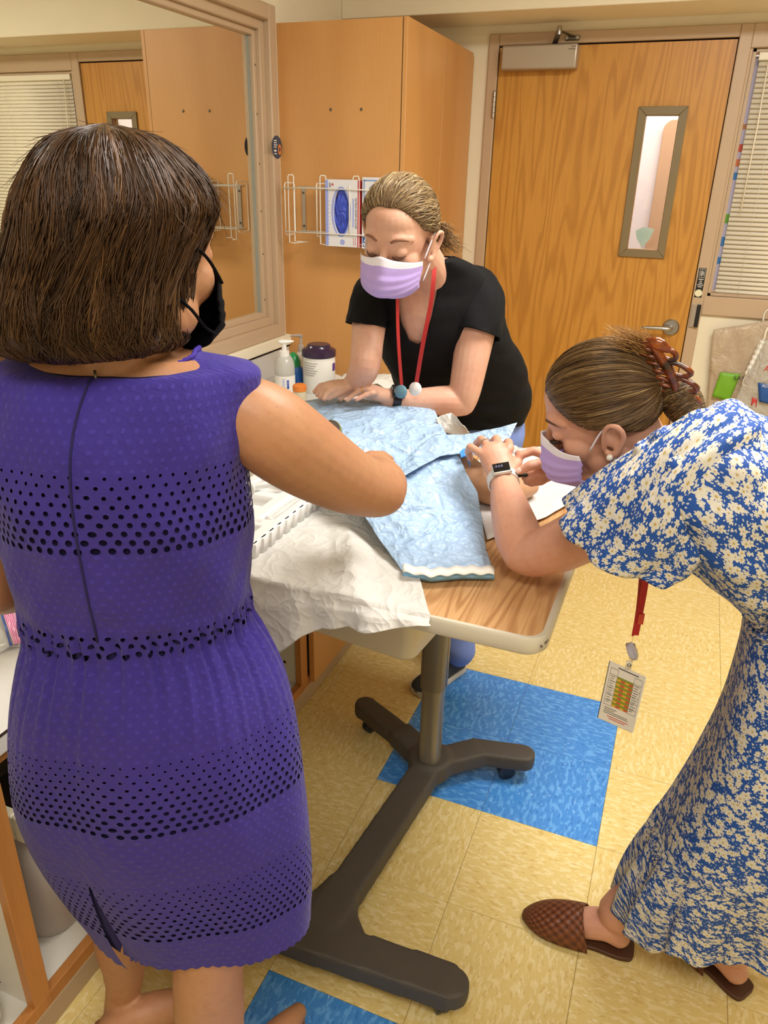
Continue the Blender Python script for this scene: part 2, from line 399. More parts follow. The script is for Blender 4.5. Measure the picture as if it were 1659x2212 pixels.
for z in (1.06, 1.25, 1.42, 1.6, 1.78, 1.95):
    MB().lathe((XL-.030, 1.423, z), [(.0035, 0), (.0035, .0012), (.002, .0018)], 10, (1, 0, 0)).build('screw', mChromeD, w1)
# window stool below
struct(boxo('trim_2', XL, XL+.03, WY0-.05, 1.547, .852, .897, mWall, bevel=.004), 'cream sill board under the interior window')
# round sticker on the frame
mNavy = M_('navy_print', '#39445a', .5); mOrange = M_('orange_print', '#dd7f31', .5)
st = thing('round_sticker', 'round navy sticker with an orange mark on the window frame', 'sticker', (XL+.014, 1.497, 1.664))
sy, sz = 1.4955, 1.664
MB().lathe((XL+.0141, sy, sz), [(.043, 0), (.043, .0008)], 40, (1, 0, 0)).build('disc', mNavy, st, smooth=False)
ring = MB(); th = np.linspace(0, 2*math.pi, 25)[:-1]
ring.rings([[(XL+.0152, sy+.022+r*math.cos(t)*.7, sz-.008+r*math.sin(t)) for t in th] for r in (.020, .0085)], False).build('orange_mark', mOrange, st, smooth=False)
for k, l in enumerate((.03, .028, .034, .026)):
    boxo('print_line', XL+.0149, XL+.0152, sy-.025, sy-.025+l*.8, sz+.024-k*.008-.0015, sz+.024-k*.008+.0015, mPaper, st)
boxo('print_line', XL+.0149, XL+.0152, sy-.025, sy-.006, sz-.0165, sz-.0105, mPaper, st)
boxo('print_line', XL+.0149, XL+.0152, sy-.025, sy-.002, sz-.026, sz-.0235, mPaper, st)
# ================================================================== door
d1 = sempty('door_1', (DX0, YB, 0), 'closed oak veneer door in a taupe metal frame with narrow glass')
fw = .048; fm = MB()
fm.box(DX0-fw, DX0, YB-.016, YB+.12, 0, DZ+fw); fm.box(DX1, DX1+.052, YB-.016, YB+.12, 0, DZ+fw)
fm.box(DX0, DX1, YB-.016, YB+.12, DZ, DZ+fw)
fm.build('door_frame', mTaupe, d1, bevel=.004, autos=30)
LX0, LX1, LZ0, LZ1 = .272, .412, 1.271, 1.842
gx = .004; dl = MB(); y0, y1 = YB-.004, YB+.04
dl.box(DX0+gx, LX0, y0, y1, .01, DZ-.007); dl.box(LX1, DX1-gx, y0, y1, .01, DZ-.007); dl.box(LX0, LX1, y0, y1, .01, LZ0); dl.box(LX0, LX1, y0, y1, LZ1, DZ-.007)
leaf = dl.build('door_leaf', mOak, d1, smooth=False)
boxo('door_gap', DX0, DX1, YB+.041, YB+.05, 0, LZ0-.02, mGap, d1); 
gm = MB(); gm.box(DX0, DX0+gx, YB+.004, YB+.05, 0, DZ); gm.box(DX1-gx, DX1, YB+.004, YB+.05, 0, DZ); gm.box(DX0, DX1, YB+.004, YB+.05, DZ-.007, DZ); gm.build('gap_shadow', mGap, d1, smooth=False)
# vision lite with mitred frame pieces
lw_ = .036; yA = YB-.016
def mitre(a, b, c, d): return MB().prism([(p_[0], yA, p_[1]) for p_ in (a, b, c, d)], (0, .013, 0))
X0, X1, Z0, Z1 = LX0-lw_, LX1+lw_, LZ0-lw_, LZ1+lw_
lf = mitre((X0, Z1), (X1, Z1), (LX1, LZ1), (LX0, LZ1)).build('lite_frame', mBronze, d1, bevel=.003, autos=30)
mitre((X0, Z0), (LX0, LZ0), (LX1, LZ0), (X1, Z0)).build('lite_frame', mBronze, d1, bevel=.003, autos=30)
mitre((X0, Z0), (X0, Z1), (LX0, LZ1), (LX0, LZ0)).build('lite_frame', mBronze, d1, bevel=.003, autos=30)
mitre((X1, Z0), (LX1, LZ0), (LX1, LZ1), (X1, Z1)).build('lite_frame', mBronze, d1, bevel=.003, autos=30)
g = N('clear_glass'); tr = g.n('ShaderNodeBsdfTransparent'); tr.inputs['Color'].default_value = (.95, .97, .96, 1); gl = g.n('ShaderNodeBsdfGlossy'); gl.inputs['Roughness'].default_value = .01
fr = g.n('ShaderNodeFresnel'); fr.inputs['IOR'].default_value = 1.45; mx = g.n('ShaderNodeMixShader'); g.t.links.new(fr.outputs[0], mx.inputs[0]); g.t.links.new(tr.outputs[0], mx.inputs[1]); g.t.links.new(gl.outputs[0], mx.inputs[2]); g.t.links.new(mx.outputs[0], g.out.inputs[0]); mGlass = g.m
boxo('glass_pane', LX0, LX1, YB+.012, YB+.018, LZ0, LZ1, mGlass, d1)
# a pale paper cup-shaped note stuck on the hall side of the glass
mNote = M_('mint_paper', '#cfdccd', .7)
nn = [(.297, 1.352), (.333, 1.372), (.383, 1.362), (.368, 1.318), (.338, 1.276), (.309, 1.315)]
tag(MB().prism([(x, YB+.021, z) for x, z in nn], (0, .003, 0)).build('paper_note', mNote, smooth=False), 'pale mint paper scrap stuck behind the door glass', 'paper')
# hinges
for hz in (1.89, .28, 1.05):
    h = MB()
    for q in range(5): h.lathe((DX0-.004, YB-.020, hz-.055+q*.022), [(.0, 0), (.0085, .0005), (.0085, .021), (.0, .0215)], 14)
    ho = h.build('hinge', mSteel, d1, autos=30)
    MB().lathe((DX0-.004, YB-.020, hz+.055), [(.0, 0), (.007, 0), (.006, .005), (0, .007)], 12).build('hinge_tip', mSteel, ho)
# closer
cl = MB(); cx0, cx1, cz0, cz1, cyf = -.402, -.056, 2.028, 2.126, YB-.072
cb = cl.box(cx0, cx1, cyf, YB-.004, cz0, cz1).build('closer_body', mAlu, d1, bevel=.008, autos=30, bseg=3)
for q in (0, 1): boxo('closer_slot', -.085-.012*q, -.065, cyf-.0008, cyf+.001, 2.112-.010*q, 2.114-.010*q, mGap, cb)
ar = MB(); P0 = np.array([-.165, YB-.045, 2.130]); P1 = np.array([-.138, YB-.11, 2.170]); P2 = np.array([-.090, YB-.03, 2.158])
ar.obox((P0+P1)/2, (P1-P0)/2, (.011, .004, 0), (0, 0, .003)); ar.obox((P1+P2)/2, (P2-P1)/2, (.008, .005, 0), (0, 0, .003))
am = ar.build('closer_arm', mChromeD, d1, bevel=.001, autos=30)
MB().lathe(P1-np.array([0, 0, .016]), [(0, 0), (.011, 0), (.011, .03), (.009, .034), (0, .034)], 18).build('arm_pivot', mSteel, am, autos=40)
MB().box(-.125, -.06, YB-.024, YB-.016, 2.143, 2.163).build('arm_bracket', mChromeD, am, bevel=.006, autos=30)
for x in (-.116, -.069): MB().lathe((x, YB-.028, 2.153), [(0, 0), (.008, 0), (.007, -.003), (.003, -.003), (.003, -.001), (0, -.001)], 14, (0, 1, 0)).build('bracket_screw', mSteel, am, autos=40)
# lever handle
hx, hz = .531, .918
lh = MB().lathe((hx, YB-.004, hz), [(0, 0), (.040, 0), (.040, -.006), (.034, -.012), (0, -.012)], 32, (0, 1, 0)).build('handle_rose', mSteel, d1, autos=40)
MB().caps([(hx, YB-.012, hz), (hx, YB-.05, hz), (hx-.012, YB-.062, hz), (hx-.05, YB-.064, hz), (hx-.128, YB-.062, hz-.003)], [.011, .011, .011, .0105, .009], 14, 4).build('lever', mSteel, lh)
# dark vinyl exit sticker on the frame and strike plate
es = thing('door_sticker', 'black vinyl notice strip with a cream round seal on the door frame', 'sticker', (.630, YB-.017, 1.16))
P_ = lambda px, py: on(px, py, 'y', YB-.0165)
a, b = P_(1516, 578), P_(1494, 643); sx0, sx1, sz0, sz1 = .612, .645, 1.069, 1.203
boxo('strip', sx0, sx1, YB-.0172, YB-.016, sz0, sz1, mBlack, es)
mSeal = M_('cream_vinyl', '#e6e3bf', .5)
MB().lathe((.6285, YB-.0173, sz0+.020), [(.0165, 0), (.0165, -.0004)], 30, (0, 1, 0)).build('seal', mSeal, es, smooth=False)
fr_ = MB(); yq = YB-.0176
for (xa, xb, za, zb) in ((.617, .641, 1.198, 1.1995), (.617, .641, 1.160, 1.1615), (.617, .6182, 1.160, 1.1995), (.6398, .641, 1.160, 1.1995)): fr_.box(xa, xb, yq, yq+.0003, za, zb)
fr_.build('sticker_border', mPaper, es, smooth=False)
for x_, za, zb in ((.6235, 1.168, 1.190), (.629, 1.166, 1.194), (.6345, 1.170, 1.188)): boxo('print_line', x_-.0012, x_+.0012, yq, yq+.0003, za, zb, mPaper, es)
for k, w_ in enumerate((.011, .005, .008, .013, .009)): boxo('print_line', .629-w_, .629+w_, yq, yq+.0003, 1.1505-.0085*k, 1.1535-.0085*k, mPaper, es)
sm = MB(); sm.box(.617, .631, yq, yq+.0002, sz0+.021, sz0+.025); sm.box(.619, .6215, yq, yq+.0002, sz0+.013, sz0+.022); sm.box(.627, .6295, yq, yq+.0002, sz0+.013, sz0+.022); sm.box(.630, .636, yq, yq+.0002, sz0+.024, sz0+.029)
sm.build('seal_mark', mBlack, es, smooth=False)
sp = thing('strike_box', 'black and silver electric strike on the door frame beside the lever', 'door hardware', (.63, YB-.02, .97))
boxo('plate', .612, .634, YB-.024, YB-.012, .93, 1.035, mAlu, sp, bevel=.001); boxo('housing', .634, .652, YB-.032, YB-.014, .932, 1.037, mBlack, sp, bevel=.002)
# ================================================================== sidelight window with blinds
w2 = sempty('window_2', (SX0, YB, SZ0), 'window beside the door in a taupe frame')
sf = MB(); q = .014
sf.box(SX0-.012, SX1+.06, YB-.016, YB+.12, SZ1, DZ+fw); sf.box(SX0-.012, SX1+.06, YB-.016, YB+.12, SZ0-.088, SZ0); sf.box(SX1, SX1+.06, YB-.016, YB+.12, SZ0, SZ1); sf.box(DX1+.05, SX0, YB-.014, YB+.12, SZ0-.088, SZ1)
sf.build('window_frame', mTaupe, w2, bevel=.004, autos=30)
sb = MB(); sb.box(SX0, SX0+.016, YB+.004, YB+.10, SZ0, SZ1); sb.box(SX0, SX1, YB+.004, YB+.10, SZ1-.014, SZ1); sb.box(SX0, SX1, YB+.004, YB+.10, SZ0, SZ0+.014)
sb.build('glazing_stop', mTaupe, w2, bevel=.002, autos=30)
boxo('glass_pane', SX0+.01, SX1, YB+.07, YB+.076, SZ0+.01, SZ1-.01, mGlass, w2)
mBlind = M_('blind_slat_vinyl', '#f3ecd8', .5, var=.02)
bl = thing('window_blind', 'closed cream horizontal mini blind in the window beside the door', 'blind', (1.1, YB, 2.07))
BX0, BX1 = .700, 1.60
boxo('headrail', BX0-.005, BX1, YB+.002, YB+.034, 2.048, 2.078, mBlind, bl, bevel=.003)
nS, sp_ = 48, (2.045-1.092)/48
prof = [(-.0125, -.0020), (-.006, .0005), (0, .0014), (.006, .0005), (.0125, -.0020)]
ca, sa = math.cos(1.18), math.sin(1.18); R_ = []
for xx in (BX0, BX1):
    up_ = [(xx, q_*ca-w_*sa, q_*sa+w_*ca) for q_, w_ in prof]; R_.append(up_+[(x, y-.0004, z-.0004) for x, y, z in up_[::-1]])
meS = MB().rings(R_).mesh('slat'); meS.materials.append(mBlind); meS.shade_smooth()
for k in range(nS):
    o = bpy.data.objects.new('slat', meS); COL.objects.link(o); o.location = (0, YB+.018, 2.038-k*sp_); par(o, bl)
boxo('bottom_rail', BX0, BX1, YB+.012, YB+.028, 1.080, 1.091, mBlind, bl, bevel=.003)
for x in (.80, 1.2, 1.5): MB().tube([(x, YB-.0, 2.045), (x, YB-.0, 1.085)], .0009, 6).build('ladder_cord', mPaper, bl)
MB().tube([(.735, YB-.006, 2.05), (.742, YB-.012, 1.80), (.742, YB-.014, 1.45)], .003, 8).build('tilt_wand', mBlind, bl)
# posters beyond the sidelight (coloured strips showing beside the blind)
pb = thing('hall_poster', 'lavender paper poster with coloured squares behind the blind', 'poster', (.70, YB+.09, 1.6))
mLav = M_('lavender_paper', '#d9d2ee', .7, var=.05)
boxo('sheet', .672, 1.0, YB+.060, YB+.064, 1.10, 2.07, mLav, pb)
for z0, z1, c in ((1.70, 1.73, '#d9563f'), (1.64, 1.67, '#e8824f'), (1.585, 1.615, '#4a8fd8'), (1.40, 1.44, '#79b843'), (1.30, 1.34, '#4a8fd8'), (1.22, 1.25, '#4a8fd8'), (1.79, 1.81, '#c98a5a')):
    boxo('swatch', .674, .72, YB+.058, YB+.0598, z0, z1, M_('poster_'+c[1:], c, .6), pb)
# ================================================================== tall cabinet
CX1, CY0, CZ1 = -.546, 1.547, 2.106
tc = thing('tall_cabinet', 'tall maple laminate cabinet standing in the corner beside the door', 'cabinet', (-.82, 2.0, 0))
cb = MB(); cb.box(XL+.001, CX1-.02, CY0+.0, CY0+.018, .0, CZ1); cb.box(XL+.001, CX1-.02, YB-.02, YB-.002, 0, CZ1); cb.box(XL+.002, CX1-.021, CY0+.0181, YB-.0201, CZ1-.018, CZ1-.001); cb.box(XL+.002, XL+.012, CY0+.0181, YB-.0201, 0, CZ1-.019)
cb.build('body', mMaple, tc, smooth=False)
boxo('edge_strip', CX1-.02, CX1-.019, CY0+.0005, YB-.004, .1, CZ1-.002, mGap, tc)
boxo('door', CX1-.018, CX1, CY0+.001, 2.010, .10, CZ1+.001, mMaple, tc, bevel=.0015)
boxo('door', CX1-.018, CX1, 2.013, YB-.030, .10, CZ1+.001, mMaple, tc, bevel=.0015)
boxo('filler', CX1-.018, CX1-.004, YB-.029, YB-.002, .10, CZ1-.012, mMaple, tc)
for x in (-.865, -.732): MB().lathe((x, CY0, 1.803), [(0, 0), (.006, 0), (.005, -.002), (.002, -.003), (0, -.002)], 12, (0, 1, 0)).build('screw', mChromeD, tc)
# ================================================================== counter and base cabinet
FX = -.335
ct = thing('counter_top', 'grey white laminate counter top running under the interior window', 'counter', (-.7, 0, .69))
boxo('slab', XL+.001, -.308, -1.35, 1.546, .692, .73, mLam, ct, bevel=.002)
boxo('edge_line', -.3085, -.3065, -1.35, 1.546, .7265, .7305, mGap, ct)
boxo('backsplash', XL+.001, XL+.016, -1.35, 1.545, .7302, .842, mLam, ct, bevel=.002)
boxo('caulk_line', XL+.001, XL+.018, -1.35, 1.545, .842, .845, mGap, ct)
bc = thing('base_cabinet', 'low maple cabinet with open white shelves under the counter', 'cabinet', (-.7, 0, 0))
def bp(nm, *a, m=mMelam, b=.001): return boxo(nm, *a, m, bc, bevel=b)
bp('plinth', FX-.012, FX, -1.3, 1.545, .0, .060, m=mBase, b=.004)
bp('bottom_panel', -1.08, FX-.02, -1.3, 1.545, .062, .088)
bp('back_panel', -1.085, -1.075, -1.3, 1.545, .088, .69)
for y in (-1.3, -.90, .195, .86, 1.525): bp('side_panel', -1.07, FX-.02, y, y+.018, .088, .691)
bp('rail', FX-.02, FX, -1.3, 1.545, .060, .0915, m=mMapleD)
bp('rail', FX-.02, FX, -1.3, 1.545, .655, .692, m=mMapleD)
for y0, y1 in ((-.905, -.866), (.19, .232), (.85, .89)): bp('stile', FX-.02, FX, y0, y1, .0915, .655, m=mMapleD)
bp('door', FX-.0, FX+.019, .243, .85, .072, .672, m=mMaple, b=.002)
bp('door', FX-.0, FX+.019, .892, 1.54, .072, .672, m=mMaple, b=.002)
bp('shelf', -1.05, FX-.05, -1.282, -.90, .30, .318)
bp('shelf_edge', FX-.05, FX-.045, -1.282, -.90, .30, .318, m=mMapleD)
for y, z in ((.175, .16), (-.918, .16)):
    MB().lathe((FX-.06, y+(.02 if y > 0 else -.002), z), [(0, -.001), (.005, -.001), (.005, .0008), (0, .0008)], 12, (0, 1, 0)).build('peg_hole', mGap, bc)
# clear bin with its label, dark bag on top
g = N('frosted_plastic'); g.bs(base='#b9ada4', rough=.35, alpha=.78); mFrost = g.m
bn = thing('storage_bin', 'frosted grey plastic bin with a cream rim inside the open cabinet', 'bin', (-.6, -.5, .09))
R_ = []
for z, g_ in ((.0895, .05), (.095, .028), (.12, .02), (.445, 0)):
    x0, x1, y0, y1 = -.93+g_, -.372-g_, -.815+g_, -.30-g_; rr = .05; ring = []
    for cx, cy, a0 in ((x1-rr, y1-rr, 0), (x0+rr, y1-rr, 90), (x0+rr, y0+rr, 180), (x1-rr, y0+rr, 270)):
        for q in range(6): a = math.radians(a0+q*18); ring.append((cx+rr*math.cos(a), cy+rr*math.sin(a), z))
    R_.append(ring)
MB().rings(R_, False).add(R_[0], [tuple(range(24))]).build('tub', mFrost, bn, solid=.003, autos=50)
rim = MB()
rim.box(-.375, -.352, -.835, -.29, .44, .497); rim.box(-.94, -.375, -.835, -.815, .44, .497); rim.box(-.94, -.375, -.305, -.29, .44, .497)
rm = rim.build('rim', mCream, bn, bevel=.004, autos=30)
boxo('label_card', -.3518, -.3505, -.765, -.66, .447, .485, mPaper, rm); text('print', 'NA', .026, (-.3503, -.742, .466), (0, 1, 0), (0, 0, 1), mInk, rm)
g = N('black_film'); cr = g.noise(g.map(g.coord(), (3, 14, 8)), 3, 5, .6, 1.5); g.bs(base='#17130f', rough=.28, normal=g.bump(cr, .9, .04)); mBag = g.m
bb = MB(); rr_ = np.random.RandomState(4); nu, nv = 28, 12; R_ = []
for i in range(nv+1):
    t = math.pi*(i+.001)/nv*.998; R_.append([(-.64+.25*math.sin(t)**.6*math.cos(a)*(1+.08*math.sin(5*a+i)), -.56+.245*math.sin(t)**.6*math.sin(a)*(1+.06*math.cos(7*a+2*i)), .575-.068*math.copysign(abs(math.cos(t))**.6, math.cos(t))+.006*math.sin(9*a+i*2)) for a in np.arange(nu)*2*math.pi/nu])
tag(bb.rings(R_).build('dark_bag', mBag), 'crumpled black plastic bag stuffed above the frosted bin', 'bag')
g = N('clear_tubing'); g.bs(base='#d8d2c4', rough=.15, alpha=.55); mTube = g.m
tp = [(-.42+.055*math.cos(a)+.01*math.sin(a*3), -1.0+.075*math.sin(a), .12+.012*a/3) for a in np.linspace(0, 13, 90)]
tag(MB().tube(tp, .005, 8).build('tubing_coil', mTube), 'coil of clear tubing lying in the low open cabinet', 'tubing')
# ================================================================== overbed table
TX0, TX1, TY0, TY1, TZ = -.30, .473, -.476, .485, .870
tb = thing('overbed_table', 'wheeled overbed table with oak laminate top, cream rim and grey base', 'table', (.145, .03, 0))
mTop = wood('oak_laminate_top', '#cc9c69', '#9a6636', '#d6ab79', kx=9, kz=.9, rings=22, amount=.6, fine=.5, rough=.34, grain='y')
def rrect(x0, x1, y0, y1, r, z, n=7):
    ring = []
    for cx, cy, a0 in ((x1-r, y1-r, 0), (x0+r, y1-r, 90), (x0+r, y0+r, 180), (x1-r, y0+r, 270)):
        for q in range(n): a = math.radians(a0+q*90/(n-1)); ring.append((cx+r*math.cos(a), cy+r*math.sin(a), z))
    return ring
e = .011
MB().rings([rrect(TX0+e, TX1-e, TY0+e, TY1-e, .03, TZ-.03), rrect(TX0+e, TX1-e, TY0+e, TY1-e, .03, TZ-.0005)]).build('table_top', mTop, tb, smooth=False)
ro = [rrect(TX0+.006, TX1-.006, TY0+.006, TY1-.006, .034, TZ-.033), rrect(TX0, TX1, TY0, TY1, .04, TZ-.027), rrect(TX0, TX1, TY0, TY1, .04, TZ-.005), rrect(TX0+.004, TX1-.004, TY0+.004, TY1-.004, .036, TZ+.0008), rrect(TX0+e, TX1-e, TY0+e, TY1-e, .03, TZ+.0005), rrect(TX0+e, TX1-e, TY0+e, TY1-e, .03, TZ-.002)]
mRim = M_('cream_rim', '#cfc7b3', .45, var=.04)
rimo = MB().rings(ro, False).build('rim', mRim, tb, autos=50)
mScuff = M_('scuff', '#6d6253', .8, var=.3)
for (x, y, a, b) in ((.4705, -.452, .006, .0022), (.4712, -.444, .003, .003), (.466, -.466, .004, .0018)):
    MB().ell((x, y, TZ-.012), (.0022, 0, 0), (0, .004, 0), (0, 0, b), 10, 6).build('scuff_mark', mScuff, rimo)
# drawer housing under the top
rz = math.radians(-7); ca, sa = math.cos(rz), math.sin(rz); cxy = (.226, -.402)
def hp(x, y, z): return (cxy[0]+ca*x-sa*y, cxy[1]+sa*x+ca*y, z)
def hring(g_, z):
    return [hp(*q) for q in rrect(-.47+g_, 0-g_, 0+g_, .62-g_, .028, z)]
MB().rings([hring(.0, .838), hring(.002, .76), hring(.008, .712), hring(.014, .703), hring(.03, .699)]).build('drawer_housing', mCream, tb, autos=50)
# column: outer sleeve over inner post
mPost = M_('satin_bronze_post', '#7a7468', .34, .35, var=.05); mPostL = M_('satin_post', '#8a8478', .32, .4, var=.05)
cx, cy = .143, .03
def oval(a, b, z, n=28): return [(cx+a*math.copysign(abs(math.cos(t))**.75, math.cos(t)), cy+b*math.copysign(abs(math.sin(t))**.75, math.sin(t)), z) for t in np.arange(n)*2*math.pi/n]
MB().rings([oval(.034, .036, .345), oval(.034, .036, .72)]).build('column_sleeve', mPost, tb, autos=60)
MB().rings([oval(.029, .030, .085), oval(.029, .030, .40)]).build('column_post', mPostL, tb, autos=60)
boxo('column_seam', cx+.030, cx+.0345, cy-.006, cy+.006, .35, .71, mChromeD, tb)
# cast base
mBaseG = M_('grey_brown_cast', '#4a443c', .62, var=.08, vscale=30, bump=.15, bscale=260)
bm_ = MB()
def beam(p, q, w, z0, z1):
    p, q = np.array(p, float), np.array(q, float); d = unit(q-p); s = np.array([-d[1], d[0]])
    bm_.obox(((p+q)[0]/2, (p+q)[1]/2, (z0+z1)/2), tuple((q-p)/2)+(0,), tuple(s*w/2)+(0,), (0, 0, (z1-z0)/2))
beam((.085, -.53), (.148, .06), .078, .048, .098)
beam((-.17, -.575), (.385, -.545), .080, .048, .095)
beam((.15, .04), (.255, .135), .075, .050, .098); beam((.235, .135), (.375, .165), .068, .050, .094)
beam((.145, .04), (.02, .12), .075, .050, .098); beam((.03, .115), (-.115, .190), .066, .050, .092)
for p_ in ((.385, -.545), (.375, .165), (-.115, .19), (-.17, -.575)): bm_.lathe((p_[0], p_[1], .050), [(.034, 0), (.034, .043)], 20)
bm_.lathe((cx, cy+.01, .05), [(.062, 0), (.062, .05), (.05, .056)], 24)
for (x, y, sx_, sy_) in ((.088, -.525, 1, 1), (.088, -.525, -1, 1)):   # fillets where spine meets the front bar
    t = [(x+sx_*.03, y+.005), (x+sx_*.10, y-.005+sx_*.004)]; pts = [(x+sx_*.03, y, .05), (x+sx_*.10, y+.004*sx_, .05), (x+sx_*.062, y+.045, .05), (x+sx_*.046, y+.085, .05), (x+sx_*.036, y+.12, .05)]
    bm_.prism(pts if sx_ > 0 else pts[::-1], (0, 0, .044))
voxel(bm_, 'base', mBaseG, tb, .005, 6)
mWheel = M_('caster_rubber', '#1b2130', .35)
for (x, y, a) in ((.335, .15, .5), (-.095, .18, 1.2), (.362, -.548, 2.2), (-.15, -.57, .2)):
    d = np.array([math.cos(a), math.sin(a), 0]); s = np.array([-d[1], d[0], 0]); c = np.array([x, y, .0245])
    co = MB().lathe(c-s*.014, [(0, 0), (.018, 0), (.024, .003), (.024, .0115), (.018, .0135), (0, .0135)], 22, s).lathe(c+s*.0005, [(0, 0), (.018, 0), (.024, .003), (.024, .0115), (.018, .0135), (0, .0135)], 22, s).build('caster', mWheel, tb, autos=40)
    MB().tube([c+np.array([0, 0, .02]), c+np.array([0, 0, .034])], .010, 10).build('caster_stem', mBlack, co)
# ================================================================== wire glove rack on the tall cabinet
RK = 1.452
mWire = M_('white_wire', '#ece6da', .4)
rk = thing('glove_rack', 'white wire glove box rack screwed to the tall cabinet side', 'rack', (-.8, 1.5, 1.3))
Q = lambda px, py, y=RK: on(px, py, 'y', y)
zt, zb_ = Q(615, 405)[2], Q(618, 500)[2]
xl, xr = Q(613, 405)[0], -.47
def wire(pts, nm='wire', r=.0024): MB().tube(pts, r, 8).build(nm, mWire, rk)
wire([(xl-.004, RK, zt), (xr, RK, zt-.001)]); wire([(xl, RK, zb_), (xr, RK, zb_)])
wire([(xl+.02, CY0-.004, zt+.003), (xr, CY0-.004, zt+.003)]); wire([(xl+.02, CY0-.004, zb_), (xr, CY0-.004, zb_)])
for k in range(4):      # side loops that divide the bays
    x = xl+.002+k*.146; h1, h0 = zt+.018, zb_-.014
    wire([(x, RK+.004, h0+.01), (x, RK+.004, h1-.008), (x, RK+.010, h1), (x, CY0-.012, h1), (x, CY0-.005, h1-.008), (x, CY0-.005, h0+.01), (x, CY0-.012, h0), (x, RK+.010, h0), (x, RK+.004, h0+.008)])
    xa, xb = x+.014, x+.040; zz1, zz0 = zt+.048, zb_-.045
    wire([(xb+.03, CY0-.03, zz0+.004), (xa+.02, RK+.012, zz0), (xa, RK+.008, zz0+.002), (xa, RK+.008, zz1-.006), (xa+.004, RK+.008, zz1), (xb-.004, RK+.008, zz1), (xb, RK+.008, zz1-.006), (xb, RK+.008, zz0+.008), (xb+.03, RK+.02, zz0+.006)])
sp1 = boxo('mount_strip', -1.0, -.984, CY0-.0045, CY0-.001, zb_-.006, zt+.006, mAlu, rk)
for z in (zt-.02, zb_+.02): MB().lathe((-.992, CY0-.005, z), [(0, 0), (.005, 0), (.004, -.003), (0, -.003)], 12, (0, 1, 0)).build('screw', mChromeD, sp1)
# ------------------------------------------------ glove boxes
mCard = M_('white_carton', '#e4e2e6', .5, var=.02); mLil = M_('lilac_print', '#9aa6e6', .55, var=.05); mRed = M_('red_print', '#c33a3c', .5)
g = N('blue_nitrile'); nz = g.noise(g.coord(), 45, 3, .5, .6); g.bs(base=g.mix(nz, '#3145b4', '#4a63dc'), rough=.42, normal=g.bump(nz, .5, .01)); mNit = g.m
mBluP = M_('royal_print', '#2f5da8', .5); mBluL = M_('pale_blue_print', '#7d9ed0', .5)
yb0 = RK+.006; D_ = .078
gb = thing('glove_box', 'white glove carton with oval opening full of blue gloves, red edge stripe', 'glove box', Q(740, 535, yb0))
x0, x1 = Q(703, 450, yb0)[0], Q(777, 450, yb0)[0]; z0, z1 = Q(740, 533, yb0)[2], Q(740, 388, yb0)[2]
xc, zc = (x0+x1)/2-.006, (z0+z1)/2+.006; ea, eb = .036, .088
bxm = MB(); th = np.arange(40)*2*math.pi/40+math.pi/4
def sq(t):
    c, s = math.cos(t), math.sin(t); m = max(abs(c), abs(s)); return (xc+c/m*(x1-x0)/2, s/m)
outer = []
for t in th:
    c, s = math.cos(t), math.sin(t); m = max(abs(c), abs(s)); outer.append(((x0+x1)/2+c/m*(x1-x0)/2, yb0, (z0+z1)/2+s/m*(z1-z0)/2))
inner = [(xc+ea*math.cos(t), yb0, zc+eb*math.sin(t)) for t in th]
bxm.rings([[(a, yb0+D_, c) for a, b, c in outer], outer, inner, [(a, yb0+.012, c) for a, b, c in inner]], False)
bxm.build('carton', mCard, gb, autos=20)
blob = MB(); R_ = []
for q in range(1, 9):
    s_ = q/8.; R_.append([(xc+ea*1.02*s_*math.cos(t), yb0+.016-.012*math.cos(s_*1.5)+.0045*math.sin(3*t+q*1.7)*s_+.003*math.sin(8*t+q), zc+eb*1.02*s_*math.sin(t)) for t in th])
blob.rings(R_, False).add(R_[0], [tuple(range(40))]).build('blue_gloves', mNit, gb)
pr_ = lambda nm, xa, xb, za, zb, m: boxo(nm, xa, xb, yb0-.0007, yb0-.0001, za, zb, m, gb)
MB().rings([[(xc+k*ea*math.cos(t)+(k-1)*.05*math.cos(t), yb0-.0005, zc+k*eb*math.sin(t)) for t in th] for k in (1.0, 1.085)], False).build('oval_border', mLil, gb, smooth=False)
pr_('side_print', x0, x0+.013, z0+.002, z1-.002, mLil); pr_('red_stripe', x1-.009, x1-.004, z0+.001, z1-.001, mRed); pr_('lilac_bar', x1-.031, x1-.0255, zc-.056, zc+.052, mLil)
text('print', 'NITRILE EXAM GLOVES', .0128, (x1-.0165, yb0-.0009, zc-.004), (0, 0, -1), (1, 0, 0), mInk, gb, sx=.88)
text('print', '200', .012, (x0+.021, yb0-.0009, z1-.020), (0, 0, -1), (1, 0, 0), mInk, gb)
MB().lathe((xc+.006, yb0-.0002, z0+.018), [(.0105, 0), (.0105, -.0005)], 24, (0, 1, 0)).build('size_disc', mLil, gb, smooth=False); text('print', 'L', .014, (xc+.006, yb0-.0009, z0+.018), (0, 0, -1), (1, 0, 0), mCard, gb)
for q in range(14): pr_('fine_print', x0+.0135, x0+.0135+.003+.002*(q % 3), z0+.012+q*.0145, z0+.014+q*.0145, mLil)
tri = [(x0+.033, z1-.012), (x0+.039, z1-.022), (x0+.027, z1-.022)]
MB().prism([(x, yb0-.0006, z) for x, z in tri], (0, .0004, 0)).build('warning_mark', mRed, gb, smooth=False)
for q in range(2): pr_('fine_print', x1-.026+q*.008, x1-.0245+q*.008, z0+.006, z0+.036, mRed)
boxo('red_side', x1-.0005, x1+.0008, yb0+.0, yb0+D_, z0+.002, z1-.002, mRed, gb)
mPink = M_('pale_red_print', '#d69a8e', .6); boxo('top_print', x0+.002, x1-.004, yb0+.001, yb0+D_-.002, z1-.0003, z1+.0006, mPink, gb)
